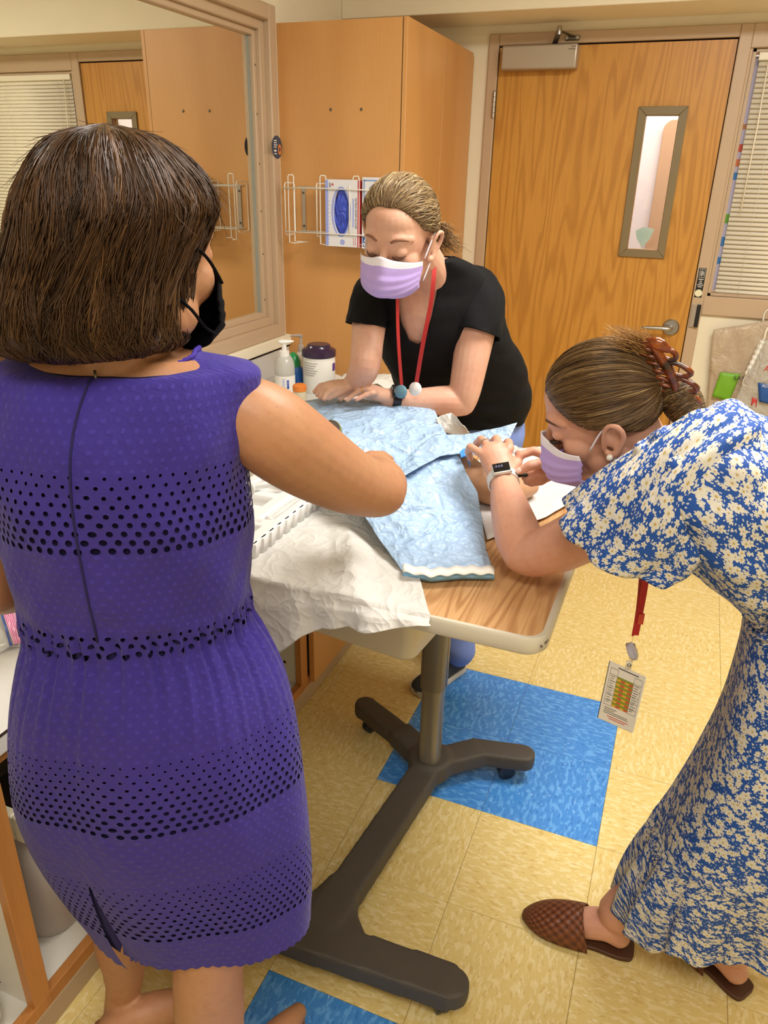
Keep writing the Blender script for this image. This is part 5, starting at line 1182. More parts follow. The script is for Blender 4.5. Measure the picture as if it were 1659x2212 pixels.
mGold = M_('gold', '#d6a756', .25, 1.0)
rp = FB[2][0]*.55+FB[2][1]*.45; ra_ = unit(FB[2][1]-FB[2][0]); r1_ = unit(np.cross(ra_, [.1, .2, 1])); r2_ = np.cross(ra_, r1_)
ro = tag(MB().tube([rp+.0107*(r1_*math.cos(t)+r2_*math.sin(t)) for t in np.linspace(0, 6.2832, 33)], .0012, 8, cap=False).build('finger_ring', mGold), 'thin gold ring on the hand of the leaning woman', 'ring')
# ================================================================== woman in the blue floral dress bending over the table
mSkinD = skin('skin_rosy', '#cf9c82', '#cc8d76', '#b2785e')
dw = thing('person', 'woman in a blue floral dress bending low over the table', 'person', on(1480, 2080, 'z', 0))
Fd = unit(-RH*.84-UP*.42+NH*.30); Ud = unit(-RH*.42+UP*.90-NH*.04); Sd = np.cross(unit(Ud-Fd*(Ud@Fd)), Fd)
SD = .99; cD = W(1326, 946, 1.20)-SD*(Sd*.080+Fd*-.016+unit(Ud-Fd*(Ud@Fd))*-.020)
bo = MB(); pD = head(bo, cD, Fd, Ud, SD)
# neck, torso core
limb(bo, [pD(0, -.03, -.03), W(1405, 985, 1.26), W(1470, 1000, 1.20), W(1530, 1020, 1.17)], [.052, .047, .052, .07], 4, 20)
tors = [(W(1480, 935, 1.17), W(1400, 1080, 1.17), .10), (W(1560, 905, 1.14), W(1480, 1160, 1.14), .145), (W(1650, 935, 1.12), W(1545, 1235, 1.12), .145), (W(1740, 1000, 1.11), W(1630, 1290, 1.10), .125), (W(1830, 1150, 1.07), W(1640, 1310, 1.09), .115), (W(1845, 1290, 1.05), W(1640, 1330, 1.09), .11)]
def axloft(rows, k, n, e=2.2, dirv=None):
    arr = [np.concatenate([a, b, [t]]) for a, b, t in rows]; A = crom(arr, k); out = []; th = np.arange(n)*2*math.pi/n
    cen = (A[:, :3]+A[:, 3:6])/2; T_ = np.gradient(cen, axis=0)
    for q, c, t in zip(A, cen, T_):
        a = (q[3:6]-q[:3])/2; bd = unit(np.cross(unit(a), unit(t)))*q[6]
        ct = np.sign(np.cos(th))*np.abs(np.cos(th))**(2/e); st = np.sign(np.sin(th))*np.abs(np.sin(th))**(2/e)
        out.append(c+np.outer(ct, a)+np.outer(st, bd))
    return np.array(out)
bo.rings(axloft(tors, 3, 32))
# left arm (near): shoulder, elbow on the table, wrist
limb(bo, [W(1500, 1030, 1.09), W(1400, 1080, 1.115), W(1300, 1135, 1.155), W(1205, 1182, 1.195), W(1150, 1198, 1.225), W(1128, 1196, 1.238)], [.055, .052, .049, .046, .041, .037], 5, 20)
limb(bo, [W(1130, 1196, 1.236), W(1120, 1160, 1.27), W(1102, 1100, 1.345), W(1090, 1050, 1.42), W(1085, 1028, 1.45)], [.038, .044, .038, .029, .0275], 5, 20)
hd_ = 1.46
limb(bo, [W(1085, 1030, 1.45), W(1080, 1008, 1.475), W(1070, 985, 1.495)], [.029, .034, .035], 4, 18, flat=(.70, unit(-NH*.6+UP*.8)))
LH = [((1100, 968, 1.50), (1098, 956, 1.535), (1090, 962, 1.57), (1082, 975, 1.585)), ((1078, 962, 1.505), (1072, 948, 1.54), (1064, 955, 1.575), (1056, 970, 1.59)),
      ((1056, 966, 1.505), (1040, 949, 1.535), (1030, 958, 1.565), (1026, 972, 1.58)), ((1040, 980, 1.495), (1016, 966, 1.52), (1012, 976, 1.545), (1016, 990, 1.56))]
for k, q in enumerate(LH): finger(bo, [W(*a) for a in ((q[0][0]*.5+1078*.5, q[0][1]*.5+1000*.5, 1.485),)+q], .0115-.0006*k, .0080)
finger(bo, [W(1105, 1015, 1.46), W(1118, 998, 1.49), W(1122, 985, 1.525), W(1120, 980, 1.55)], .0115, .0085)
# right arm (far): forearm behind the mask, hand pinching
limb(bo, [W(1450, 1075, 1.30), W(1380, 1100, 1.40), W(1330, 1085, 1.47)], [.052, .048, .042], 4, 18)
limb(bo, [W(1330, 1085, 1.47), W(1300, 1050, 1.475), W(1262, 1022, 1.475), W(1238, 1012, 1.475)], [.042, .038, .030, .027], 4, 18)
limb(bo, [W(1240, 1012, 1.475), W(1215, 1008, 1.475), W(1192, 1004, 1.475)], [.027, .032, .030], 4, 16, flat=(.78, NH))
RHn = [((1182, 985, 1.49), (1152, 974, 1.50), (1124, 984, 1.495), (1115, 1004, 1.485)), ((1180, 1000, 1.465), (1160, 1012, 1.455), (1144, 1025, 1.45), (1137, 1030, 1.46)),
       ((1182, 1016, 1.46), (1162, 1026, 1.45), (1142, 1034, 1.448), (1134, 1032, 1.465)), ((1188, 1030, 1.46), (1168, 1040, 1.452), (1148, 1043, 1.452), (1138, 1040, 1.47))]
for k, q in enumerate(RHn): finger(bo, [W(*a) for a in q], .0108-.0006*k, .0080)
TH = [W(1205, 1000, 1.45), W(1172, 1000, 1.435), W(1145, 1006, 1.43), W(1124, 1016, 1.432)]; finger(bo, TH, .0125, .0092)
# legs and feet
def fpt(px, py, z): return on(px, py, 'z', z)
fh1, ft1 = fpt(1358, 2046, .012), fpt(1130, 1972, .012); fh2, ft2 = fpt(1606, 2136, .012), fpt(1440, 1985, .012)
for h_, t_, kn in ((fh1, ft1, W(1700, 1720, 1.10)), (fh2, ft2, W(1740, 1800, 1.04))):
    d = unit((t_-h_)*np.array([1, 1, 0])); a_ = h_+d*.035+UP*.085
    limb(bo, [kn+UP*.10+RH*.04, kn, (kn*.5+a_*.5)+d*-.01, a_+UP*.03, a_+UP*-.01], [.075, .058, .054, .036, .033], 4, 18)
    limb(bo, [h_+d*.025+UP*.026, h_+d*.06+UP*.045, h_+d*.12+UP*.024, h_+d*.185+UP*.010], [.026, .034, .030, .016], 4, 16)
bodyD = voxel(bo, 'body', mSkinD, dw, .0028, 3)
d = unit(TH[-1]-TH[-2]); n_ = unit(-NH*.8+UP*.6); n_ = unit(n_-d*(n_@d)); MB().ell(TH[-1]+n_*.0066+d*.002, d*.0075, np.cross(n_, d)*.0058, n_*.0028, 12, 8).build('finger_nail', mNail, bodyD)
# ------------------------------------------------ floral fabric
g = N('blue_floral_cotton'); uvw = g.coord('UV')
col = g.mix(g.noise(g.coord(), 6, 2), '#0f4391', '#1750a6')
def flowers(sc, seed, R0, n, dens, inner, petal, amp=.38, dotcol='#c9a94e'):
    global col
    v = g.vadd(uvw, (seed, seed*1.7, 0)); nd = g.n('ShaderNodeTexVoronoi', feature='F1', voronoi_dimensions='2D'); g.set(nd.inputs['Vector'], v); nd.inputs['Scale'].default_value = sc; nd.inputs['Randomness'].default_value = .75
    sv = g.n('ShaderNodeVectorMath', operation='SCALE'); g.set(sv.inputs[0], v); sv.inputs['Scale'].default_value = sc
    pv = g.n('ShaderNodeVectorMath', operation='SCALE'); g.set(pv.inputs[0], nd.outputs['Position']); pv.inputs['Scale'].default_value = sc
    df = g.n('ShaderNodeVectorMath', operation='SUBTRACT'); g.set(df.inputs[0], sv.outputs[0]); g.set(df.inputs[1], pv.outputs[0])
    x, y, _ = g.sep(df.outputs[0]); cr = g.sep(nd.outputs['Color']); ang = g.ma('ARCTAN2', y, x)
    r = g.ma('SQRT', g.ma('ADD', g.ma('MULTIPLY', x, x), g.ma('MULTIPLY', y, y)))
    pet = g.ma('ADD', 1-amp, g.ma('MULTIPLY', g.ma('ABSOLUTE', g.ma('COSINE', g.ma('ADD', g.ma('MULTIPLY', ang, n/2.), g.ma('MULTIPLY', cr[0], 6.28)))), amp))
    rr = g.ma('MULTIPLY', g.ma('MULTIPLY', pet, R0), g.ma('ADD', .65, g.ma('MULTIPLY', cr[1], .5)))
    m1 = g.ma('MULTIPLY', g.ma('LESS_THAN', r, rr), g.ma('LESS_THAN', cr[2], dens))
    shade = g.mix(g.mr(r, 0, R0, 0, 1), '#cfc8b4', petal)
    col = g.mix(m1, col, shade)
    if inner: col = g.mix(g.ma('MULTIPLY', m1, g.ma('LESS_THAN', r, inner)), col, dotcol)
flowers(170, 3.1, .28, 2, .60, 0, '#b4c0d2', .65)
flowers(120, 9.3, .30, 3, .55, 0, '#c4c8ca', .6)
flowers(72, 1.7, .34, 6, .65, 0, '#cfccc2', .55)
flowers(52, 12.7, .32, 5, .60, .06, '#d4d0c6', .5, '#a8987a')
flowers(40, 5.5, .36, 5, .75, .07, '#d8d4ca', .42, '#b49c5c')
flowers(38, 7.9, .34, 9, .40, .07, '#d5d1c5', .45, '#b49c5c')
wr_ = g.noise(g.coord(), 14, 4, .55, .4)
g.bs(base=col, rough=.75, normal=g.bump(wr_, .35, .02)); mFlor = g.m
def uvgrid(R_, close=True):
    """rings (m, n, 3) -> open tube with metric uv"""
    m, n = R_.shape[:2]; per = np.linalg.norm(np.roll(R_, -1, 1)-R_, axis=2); k_ = max(5, n//8) | 1
    per = sum(np.roll(per, d_, 1) for d_ in range(-(k_//2), k_//2+1))/k_*.97
    j0 = int(np.argmin((R_@NH).mean(0))); U_ = np.zeros((m, n+1)); U_[:, 1:] = np.cumsum(per, 1); U_ -= U_[:, [j0]]
    ln = np.linalg.norm(np.diff(R_, axis=0), axis=2).mean(1); V_ = np.concatenate([[0], np.cumsum(ln)])[:, None]*np.ones((1, n+1))
    return MB().rings(R_, False, (U_, V_))
# bodice: follows the bent back from neckline to waist
bod_rows = [(W(1446, 936, 1.185), W(1352, 1010, 1.175), .062), (W(1490, 898, 1.165), W(1392, 1085, 1.155), .115), (W(1560, 874, 1.14), W(1452, 1172, 1.13), .170), (W(1640, 898, 1.12), W(1528, 1250, 1.115), .178), (W(1715, 950, 1.11), W(1588, 1298, 1.105), .166), (W(1790, 1020, 1.10), W(1610, 1318, 1.10), .155), (W(1850, 1115, 1.075), W(1614, 1322, 1.10), .145), (W(1872, 1215, 1.055), W(1613, 1324, 1.10), .135), (W(1868, 1300, 1.045), W(1611, 1330, 1.10), .128)]
BR = axloft(bod_rows, 8, 96, 2.15)
for i in range(len(BR)):
    c = BR[i].mean(0); th = np.arange(96)*2*math.pi/96; rd = BR[i]-c; L_ = np.linalg.norm(rd, axis=1, keepdims=True); BR[i] += rd/L_*(.004*np.sin(6*th+i*.35)+.003*np.sin(11*th-i*.5))[:, None]
bdc = uvgrid(BR).build('dress_bodice', mFlor, dw, solid=.002)
# flutter sleeve on the near arm
def ringat(c, nrm, up_, a, b, n=72, wv=0, fq=6, ph=0):
    nrm = unit(nrm); u1 = unit(up_-nrm*(up_@nrm)); u2 = np.cross(nrm, u1); out = []
    for t in np.arange(n)*2*math.pi/n:
        k = 1+wv*math.sin(fq*t+ph); out.append(c+u1*a*k*math.cos(t)+u2*b*k*math.sin(t)+nrm*wv*.06*math.sin(fq*t+1+ph))
    return out
sl = []
srw = [((1535, 884, 1.13), (1590, 1060, 1.07), .085), ((1490, 905, 1.12), (1582, 1100, 1.05), .098), ((1430, 942, 1.115), (1572, 1140, 1.045), .104), ((1350, 996, 1.115), (1556, 1172, 1.06), .108), ((1268, 1062, 1.125), (1522, 1194, 1.085), .110), ((1212, 1110, 1.135), (1480, 1206, 1.10), .112)]
sl = axloft([(W(*a), W(*b), t) for a, b, t in srw], 6, 96, 2.1)
for i in range(len(sl)):
    t = i/(len(sl)-1); th = np.arange(96)*2*math.pi/96; c = sl[i].mean(0); rd = sl[i]-c; L_ = np.linalg.norm(rd, axis=1, keepdims=True)
    sl[i] = sl[i]+rd/L_*((.002+.006*t)*np.sin(7*th+1+t)+.003*np.sin(13*th+3*t))[:, None]
SLV = np.array(sl); uvgrid(SLV).build('dress_sleeve', mFlor, bdc, solid=.002)
# far sleeve
sl2 = [ringat(W(px, py, h_), -RH*.6-UP*.7, unit(-RH*.7+UP*.6), a, b, 48, .03, 6, 2.) for px, py, h_, a, b in ((1500, 985, 1.26, .07, .07), (1460, 1030, 1.32, .085, .08), (1415, 1080, 1.35, .095, .085))]
uvgrid(np.array(sl2)).build('dress_sleeve', mFlor, bdc, solid=.002)
# skirt with a gathered flounce
sk = [((1612, 1322), (1866, 1288), 1.10, 1.045, .128), ((1606, 1350), (1876, 1335), 1.10, 1.04, .135), ((1590, 1420), (1895, 1430), 1.10, 1.02, .152), ((1548, 1540), (1905, 1580), 1.11, 1.0, .165), ((1492, 1650), (1905, 1720), 1.12, .99, .165), ((1440, 1735), (1900, 1830), 1.13, .985, .16), ((1400, 1795), (1895, 1880), 1.135, .99, .148), ((1362, 1858), (1900, 1930), 1.14, .995, .135), ((1340, 1915), (1905, 1975), 1.145, .995, .125), ((1332, 1960), (1900, 2010), 1.145, .995, .120)]
SK = rowloft([(W(*l, a), W(*r, b), t) for l, r, a, b, t in sk], 8, 200, 2.1)
for i in range(len(SK)):
    t = i/(len(SK)-1); th = np.arange(200)*2*math.pi/200; c = SK[i].mean(0); rd = SK[i]-c; L_ = np.linalg.norm(rd, axis=1, keepdims=True)
    fl_ = max(0, (t-.62)/.38); w = (.006*min(1, t*3))*np.sin(5*th+.8)+(.019*fl_)*np.sin(13*th+1.2*np.sin(2*th)+t*2)+.005*fl_*np.sin(29*th)+.003*math.exp(-((t-.64)/.04)**2)*np.sin(60*th)+.004*math.exp(-(t/.06)**2)*np.sin(44*th)
    SK[i] += rd/L_*w[:, None]; SK[i][:, 2] += fl_*.022*np.sin(13*th+1.2*np.sin(2*th)+t*2+.5)
skt = uvgrid(SK).build('dress_skirt', mFlor, bdc, solid=.002)
# mules with woven uppers
g = N('woven_brown_leather'); v = g.map(g.coord('UV'), (1, 1, 1)); cx_, cy_, _ = g.sep(v)
a = g.ma('FRACT', g.ma('MULTIPLY', g.ma('ADD', cx_, cy_), 75.)); b = g.ma('FRACT', g.ma('MULTIPLY', g.ma('SUBTRACT', cx_, cy_), 75.))
hh = g.ma('ADD', g.ma('ABSOLUTE', g.ma('SUBTRACT', a, .5)), g.ma('ABSOLUTE', g.ma('SUBTRACT', b, .5)))
g.bs(base=g.mix(g.mr(hh, .2, .8), '#7c4322', '#512612'), rough=.5, normal=g.bump(g.ma('SUBTRACT', 1.0, hh), .9, .004)); mWov = g.m
mSoleD = M_('brown_sole', '#4b2a17', .55, var=.1)
def mule(h_, t_, par_):
    d = unit((t_-h_)*np.array([1, 1, 0])); s = np.array([-d[1], d[0], 0]); L = np.linalg.norm((t_-h_)[:2]); h0 = np.array([h_[0], h_[1], 0])-d*.012; L += .012
    out = [(0, .014), (.03, .028), (.15, .033), (.35, .030), (.55, .036), (.72, .041), (.86, .033), (.95, .019), (1.0, .006)]
    o_ = crom(out, 4); poly = [h0+d*a*L+s*w for a, w in o_]+[h0+d*a*L-s*w for a, w in o_[::-1]]
    poly = [np.array([q[0], q[1], .001]) for q in poly]; so = MB().prism(poly, (0, 0, .011)).build('mule_sole', mSoleD, par_, bevel=.002, autos=40)
    R_ = []
    for a, w, hgt in crom([(.48, .046, .082), (.58, .048, .075), (.70, .048, .062), (.82, .042, .047), (.92, .029, .032), (.985, .013, .019), (1.0, .004, .014)], 5):
        R_.append([h0+d*(a*L-(.022*(1-math.sin(t)) if a < .6 else .022*(1-math.sin(t))*max(0, (.75-a)/.15)*.6))+s*w*math.cos(t)+UP*(.010+(hgt-.010)*max(0, math.sin(t))**.8) for t in np.linspace(0, math.pi, 22)])
    R_ = np.array(R_); mb = MB().grid(R_)
    Lm = np.linalg.norm(np.diff(R_, axis=0), axis=2).mean(1); mb.uv = [tuple((x*.11, y*.12) for x, y in q) for q in mb.uv]
    mb.build('mule_upper', mWov, par_, solid=.003)
mule(fh1, ft1, dw); mule(fh2, ft2, dw)
# mask, ear loops, pearl, brow, lashes
mk = facemask(pD, mLilM, mWhM, dw, 1.22, dv=.0, gape=.004)
MB().tube([pD(.073, .030, -.034), pD(.079, .008, -.010), pD(.085, -.012, .008)], .0017, 6, k=3).build('ear_loop', mWhM, mk); MB().tube([pD(.070, .026, -.094), pD(.079, .000, -.066), pD(.083, -.016, -.044)], .0017, 6, k=3).build('ear_loop', mWhM, mk)
brow(pD, 1, M_('dark_brow', '#5d3f2c', .9), bodyD, -.002); lash(pD, 1, mLash, bodyD)
lp_ = np.zeros((26, 5, 3))
for k in range(26):
    t = k/25; b0 = np.array([.022+.024*t, .0925-.010*t*t, -.016])
    for s in range(5): q = s/4; lp_[k, s] = pD(*(b0+np.array([.003*(t-.3)*q, .009*q, -.004*q+.006*q*q])))
strands('lash_hairs', lp_, .0003, mLash, bodyD)
g = N('pearl'); g.bs(base='#efe8dc', rough=.15, coat=.6); mPearl = g.m
tag(MB().ell(pD(.089, .000, -.049), Sd*.0058, Fd*.0058, Ud*.0058, 20, 12).build('pearl_earring', mPearl), 'round white pearl stud on the ear of the bending woman', 'earring')
# hair twisted up
mHairD = hairmat('light_brown_hair', [(0, '#3b2816'), (.35, '#5e4427'), (.7, '#7d5f3a'), (.93, '#a08256'), (1, '#c4a672')]); mCoreD = M_('light_brown_core', '#523b22', .6, var=.2, vscale=60)
hlD = [(0, -.086, -.056), (.045, -.062, -.052), (.066, -.034, -.030), (.0785, -.006, .004), (.077, .018, .004), (.070, .040, .022), (.055, .062, .050), (.028, .076, .070), (0, .080, .074), (-.028, .076, .070), (-.055, .062, .050), (-.070, .040, .022), (-.077, .018, .004), (-.0785, -.006, .004), (-.066, -.034, -.030), (-.045, -.062, -.052), (0, -.086, -.056)]
hD = pulled_hair('hair', pD, hlD, (.010, -.112, .020), 6000, .12, mHairD, mCoreD, dw, 8, .007, 1.0, rad=.0007, lift=.005)
rs = np.random.RandomState(3)
# bun roll at the nape and loose spray above the clip
bc_ = W(1472, 866, 1.225); 
bunax = unit(UP*.55-RH*.35+NH*.3); NBN = 700; P = np.zeros((NBN, 16, 3)); e1 = unit(np.cross(bunax, NH)); e2 = np.cross(bunax, e1)
MB().ell(bc_, bunax*.040, e1*.028, e2*.029, 20, 12).build('hair_bun', mCoreD, hD)
for k in range(NBN):
    z = (rs.rand()*2-1)*.038; rr = .031*math.sqrt(max(.05, 1-(z/.044)**2)); a0 = rs.rand()*6.28
    for s in range(16):
        a = a0+s*.22; P[k, s] = bc_+bunax*(z+.004*math.sin(a*2+k))+(rr+.002*rs.rand())*(e1*math.cos(a)+e2*math.sin(a))
strands('bun_strands', P, .0007, mHairD, hD)
NSP = 330; P = np.zeros((NSP, 12, 3)); mHairT = hairmat('ginger_ends', [(0, '#6e4a22'), (.5, '#9a6c36'), (1, '#d0a262')])
r0 = W(1412, 772, 1.245)
for k in range(NSP):
    end = W(1300+rs.rand()*95, 700+rs.rand()*52, 1.20+rs.rand()*.06); st = r0+rs.randn(3)*np.array([.010, .010, .008])
    for s in range(12):
        t = s/11; P[k, s] = st*(1-t)+end*t+UP*(.016*math.sin(math.pi*t)*(.3+rs.rand()*.03))+np.array([.002, .002, .002])*math.sin(5*t+k)
strands('loose_ends', P, .0005, mHairT, hD)
# tortoise-shell claw clip
g = N('tortoise_shell'); tn = g.noise(g.coord(), 26, 3, .5, .8); g.bs(base=g.ramp(tn, [(.36, '#2a0f06'), (.5, '#7c3410'), (.68, '#b65c1d')]), rough=.12, coat=.5, trans=.25); mTort = g.m
cc = thing('claw_clip', 'tortoise shell claw clip holding the twisted brown hair', 'hair clip', W(1440, 800, 1.23))
A0, A1 = W(1412, 752, 1.22), W(1462, 858, 1.215); axc = unit(A1-A0); out_ = unit(RH*.86-UP*.1-NH*.45); sidec = unit(np.cross(axc, out_))
MB().caps([A0*(1-t)+A1*t+out_*(.010*math.sin(math.pi*t)) for t in np.linspace(0, 1, 9)], [.007, .0095, .0105, .011, .011, .0105, .010, .009, .006], 12, 2, flat=(.6, out_)).build('clip_spine', mTort, cc)
for k, t in enumerate((.05, .36, .68, .98)):
    b0 = A0*(1-t)+A1*t; h_ = (.034, .046, .044, .036)[k]
    MB().caps([b0-axc*.006, b0+out_*h_*.6-axc*.012, b0+out_*h_+axc*.0, b0+out_*h_*.6+axc*.012, b0+axc*.007], [.0042, .0040, .0048, .0040, .0042], 10, 4).build('clip_loop', mTort, cc)
for k in range(7):
    t = .06+.88*k/6; b0 = A0*(1-t)+A1*t
    MB().caps([b0, b0-out_*.018-sidec*.004+NH*-.008, b0-out_*.034-sidec*.002-NH*.004], [.0042, .0036, .0018], 8, 3).build('clip_tooth', mTort, cc)
MB().caps([A0-axc*.006-out_*.012, A0-axc*.010+out_*.010, A0-axc*.004+out_*.024], [.008, .012, .007], 12, 3, flat=(.7, sidec)).build('clip_grip', mTort, cc)
# red lanyard, badge
lyD = thing('lanyard', 'red lanyard with a badge card hanging below the bending woman', 'lanyard', W(1345, 1500, 1.15))
nk = [W(1436, 922, 1.175), W(1450, 935, 1.165)]
bt_ = W(1366, 1392, 1.15)
ribbon('strap', [W(1418, 1150, 1.15), W(1404, 1195, 1.15), W(1388, 1290, 1.15), W(1372, 1372, 1.15)], .0062, .0008, mRedL, lyD, RH)
ribbon('strap', [W(1392, 1150, 1.165), W(1388, 1200, 1.16), W(1380, 1300, 1.158), W(1369, 1372, 1.153)], .0062, .0008, mRedL, lyD, RH*.7+NH*.7)
ribbon('neck_strap', [W(1428, 945, 1.14), W(1440, 930, 1.165), W(1455, 918, 1.20)], .007, .0008, mRedL, lyD, RH)
kx = W(1384, 1337, 1.148); MB().obox(kx, RH*.0055, NH*.002, UP*.011).build('breakaway_clasp', M_('red_plastic', '#c8402a', .35), lyD, bevel=.001)
cl_ = W(1362, 1394, 1.15); MB().obox(cl_, RH*.008, NH*.003, UP*.0035).build('metal_crimp', mSteel, lyD, bevel=.001)
re_ = W(1366, 1407, 1.14); MB().lathe(re_, [(0, -.005), (.015, -.005), (.0165, -.002), (.0165, .003), (.013, .0055), (0, .006)], 28, unit(RH*.75+UP*.5-NH*.3)).build('badge_reel', M_('lilac_grey_plastic', '#b6b0ba', .25), lyD, autos=50)
B0, B1, B2, B3 = W(1318, 1427, 1.135), W(1395, 1462, 1.135), W(1366, 1583, 1.135), W(1290, 1543, 1.135)
MB().obox((B0+B1)/2+UP*.008, RH*.006, NH*.0006, UP*.010).build('clip_strap', mClear, lyD); MB().lathe((B0+B1)/2+UP*.009-NH*.002, [(0, 0), (.004, 0), (.003, .002), (0, .002)], 14, -NH).build('clip_snap', mSteel, lyD)
bx = (B1-B0)/2; by = (B2-B1)/2; bc2 = (B0+B2)/2; bn_ = unit(np.cross(bx, by)); bn_ = bn_ if bn_@(CAM-bc2) > 0 else -bn_
mDkCard = M_('navy_card', '#232a3a', .35)
MB().obox(bc2-bn_*.003+by*.035, bx, by, bn_*.0006).build('badge_card', mDkCard, lyD, smooth=False); MB().obox(bc2-bn_*.0015+bx*.05, bx, by*.97, bn_*.0004).build('badge_card', mPaper, lyD, smooth=False)
card = MB().obox(bc2, bx, by, bn_*.0004).build('badge_card', M_('card_white', '#dcd6cf', .45), lyD, smooth=False)
cp = lambda u_, v_: bc2+bx*(2*u_-1)+by*(2*v_-1)+bn_*.0007
def cell(nm, u0, u1, v0, v1, m): MB().add([cp(u0, v0), cp(u1, v0), cp(u1, v1), cp(u0, v1)], [(0, 1, 2, 3)]).build(nm, m, card, smooth=False)
mG1, mG2, mG3 = M_('olive_cell', '#7d8b2c', .6), M_('mustard_cell', '#d2a233', .6), M_('brick_cell', '#c4523a', .6)
for r_ in range(14):
    for c_ in range(4):
        m = mG1 if r_ % 2 == 0 else (mG2 if c_ % 2 == 0 else mG3)
        cell('table_cell', .27+.115*c_, .27+.115*(c_+1), .19+.037*r_, .19+.037*(r_+1), m)
mLine = M_('grey_line', '#56524e', .6)
for v_ in (.09, .19, .30, .41, .52, .63, .71): cell('table_line', .06, .27, v_, v_+.006, mLine); cell('table_line', .73, .95, v_, v_+.006, mLine)
for u_ in (.06, .268, .728, .945): cell('table_line', u_, u_+.007, .09, .72, mLine)
for r_ in range(12): cell('fine_print', .76, .91-.03*(r_ % 3), .215+.04*r_, .226+.04*r_, mLine); cell('fine_print', .10, .22-.03*(r_ % 2), .215+.04*r_, .224+.04*r_, mLine)
for r_, (u0, u1) in enumerate(((.10, .45), (.10, .38), (.10, .78), (.10, .80))): cell('fine_print', u0, u1, .755+.030*r_, .765+.030*r_, mLine)
for r_, (u0, u1) in enumerate(((.22, .82), (.28, .74))): cell('red_print', u0, u1, .888+.032*r_, .900+.032*r_, mRed)
cell('title_print', .25, .82, .045, .06, mInk)
# white watch, slim ring
axw = unit(W(1102, 1100, 1.345)-W(1085, 1028, 1.45)); wc = W(1087, 1040, 1.436)
wt = thing('wrist_watch', 'white banded smart watch on the forearm of the bending woman', 'watch', wc)
u1 = unit((CAM-wc)-axw*((CAM-wc)@axw)); u1 = unit(u1+UP*.35-axw*(UP@axw)*.35); u2 = np.cross(axw, u1); th = np.arange(36)*2*math.pi/36
mBand = M_('white_silicone', '#dcdad5', .45)
MB().rings([[wc+axw*k_+(u1*rr*.98*math.cos(t)+u2*(rr+.001)*math.sin(t)) for t in th] for k_, rr in ((-.0105, .0285), (-.0105, .0315), (.0105, .0315), (.0105, .0285), (-.0105, .0285))], False).build('strap', mBand, wt, autos=40)
MB().obox(wc+u1*.0325, axw*.0165, u2*.0195, u1*.0050).build('case', M_('silver_case', '#cfcbc4', .3, .4), wt, bevel=.004, bseg=3)
sc_ = MB().obox(wc+u1*.0366, axw*.0140, u2*.0170, u1*.0014).build('screen', M_('dark_screen', '#0c0d12', .08), wt, bevel=.001)
mDig = M_('screen_glow_bars', '#4d5472', .5)
for k_ in (-1, 0, 1): MB().obox(wc+u1*.0381-axw*.003+u2*(.004+.0055*k_), u2*.0019, axw*.0036, u1*.0002).build('screen_digit', mDig, sc_, smooth=False)
rq = [W(*a) for a in LH[2][:2]]; rp = rq[0]*.45+rq[1]*.55; ra_ = unit(rq[1]-rq[0]); r1_ = unit(np.cross(ra_, [.1, .2, 1])); r2_ = np.cross(ra_, r1_)
tag(MB().tube([rp+.0112*(r1_*math.cos(t)+r2_*math.sin(t)) for t in np.linspace(0, 6.2832, 33)], .0010, 8, cap=False).build('finger_ring', mSteel), 'slim silver ring on the hand of the bending woman', 'ring')
nb_ = W(1128, 1028, 1.44); tag(MB().caps([W(1112, 1029, 1.43), W(1136, 1026, 1.445)], [.0032, .0042], 10).build('needle_hub', mBlack), 'small black needle hub pinched by the bending woman', 'needle')
# ================================================================== drapes and kit on the table
def paperfab(name, c0, c1, dash=True, crease=.6, cs=22., rough=.75, dscale=150):
    g = N(name); co = g.coord()
    def rid(sc, loc, pw):
        n_ = g.noise(g.map(co, loc=loc), sc, 1.0, .5, .25); return g.ma('POWER', g.ma('SUBTRACT', 1.0, g.ma('ABSOLUTE', g.ma('SUBTRACT', g.ma('MULTIPLY', n_, 2.0), 1.0))), pw)
    h = g.ma('ADD', g.ma('ADD', rid(cs*.45, (0, 0, 0), 9.), g.ma('MULTIPLY', rid(cs*1.0, (3, 1, 2), 8.), .55)), g.ma('MULTIPLY', rid(cs*2.3, (7, 5, 1), 6.), .25))
    nb = g.bump(h, crease, .02)
    if dash:
        x, y, z = g.sep(co); xx = g.ma('MULTIPLY', x, dscale); row = g.ma('FLOOR', g.ma('MULTIPLY', y, dscale*1.25)); f1 = g.ma('FRACT', g.ma('ADD', g.ma('MULTIPLY', xx, .5), g.ma('MULTIPLY', g.ma('MODULO', row, 2.), .5))); f2 = g.ma('FRACT', g.ma('MULTIPLY', y, dscale*1.25))
        d = g.ma('MULTIPLY', g.ma('LESS_THAN', f1, .6), g.ma('LESS_THAN', f2, .45)); nb = g.bump(d, .35, .0016, nb)
    col = g.mix(g.noise(co, 8, 3), c0, c1)
    g.bs(base=col, rough=rough, normal=nb); return g.m
mWhD = paperfab('white_embossed_paper', '#ccc8c1', '#d6d3cc', True, .30, 16)
mBlD = paperfab('pale_blue_drape_film', '#98b7da', '#b0c9e4', False, .42, 20, .45)
mBlD2 = M_('deep_blue_drape_side', '#8cc6f2', .5, var=.05)
mTow = paperfab('white_towel_paper', '#cdc7c3', '#d6d1cd', True, .10, 9, .8, 240)
def poly(pts, n):
    pts = np.asarray(pts, float); L = np.concatenate([[0], np.cumsum(np.linalg.norm(np.diff(pts[:, :2], axis=0), axis=1))]); L /= L[-1]; t = np.linspace(0, 1, n)
    return np.column_stack([np.interp(t, L, pts[:, k]) for k in range(pts.shape[1])])
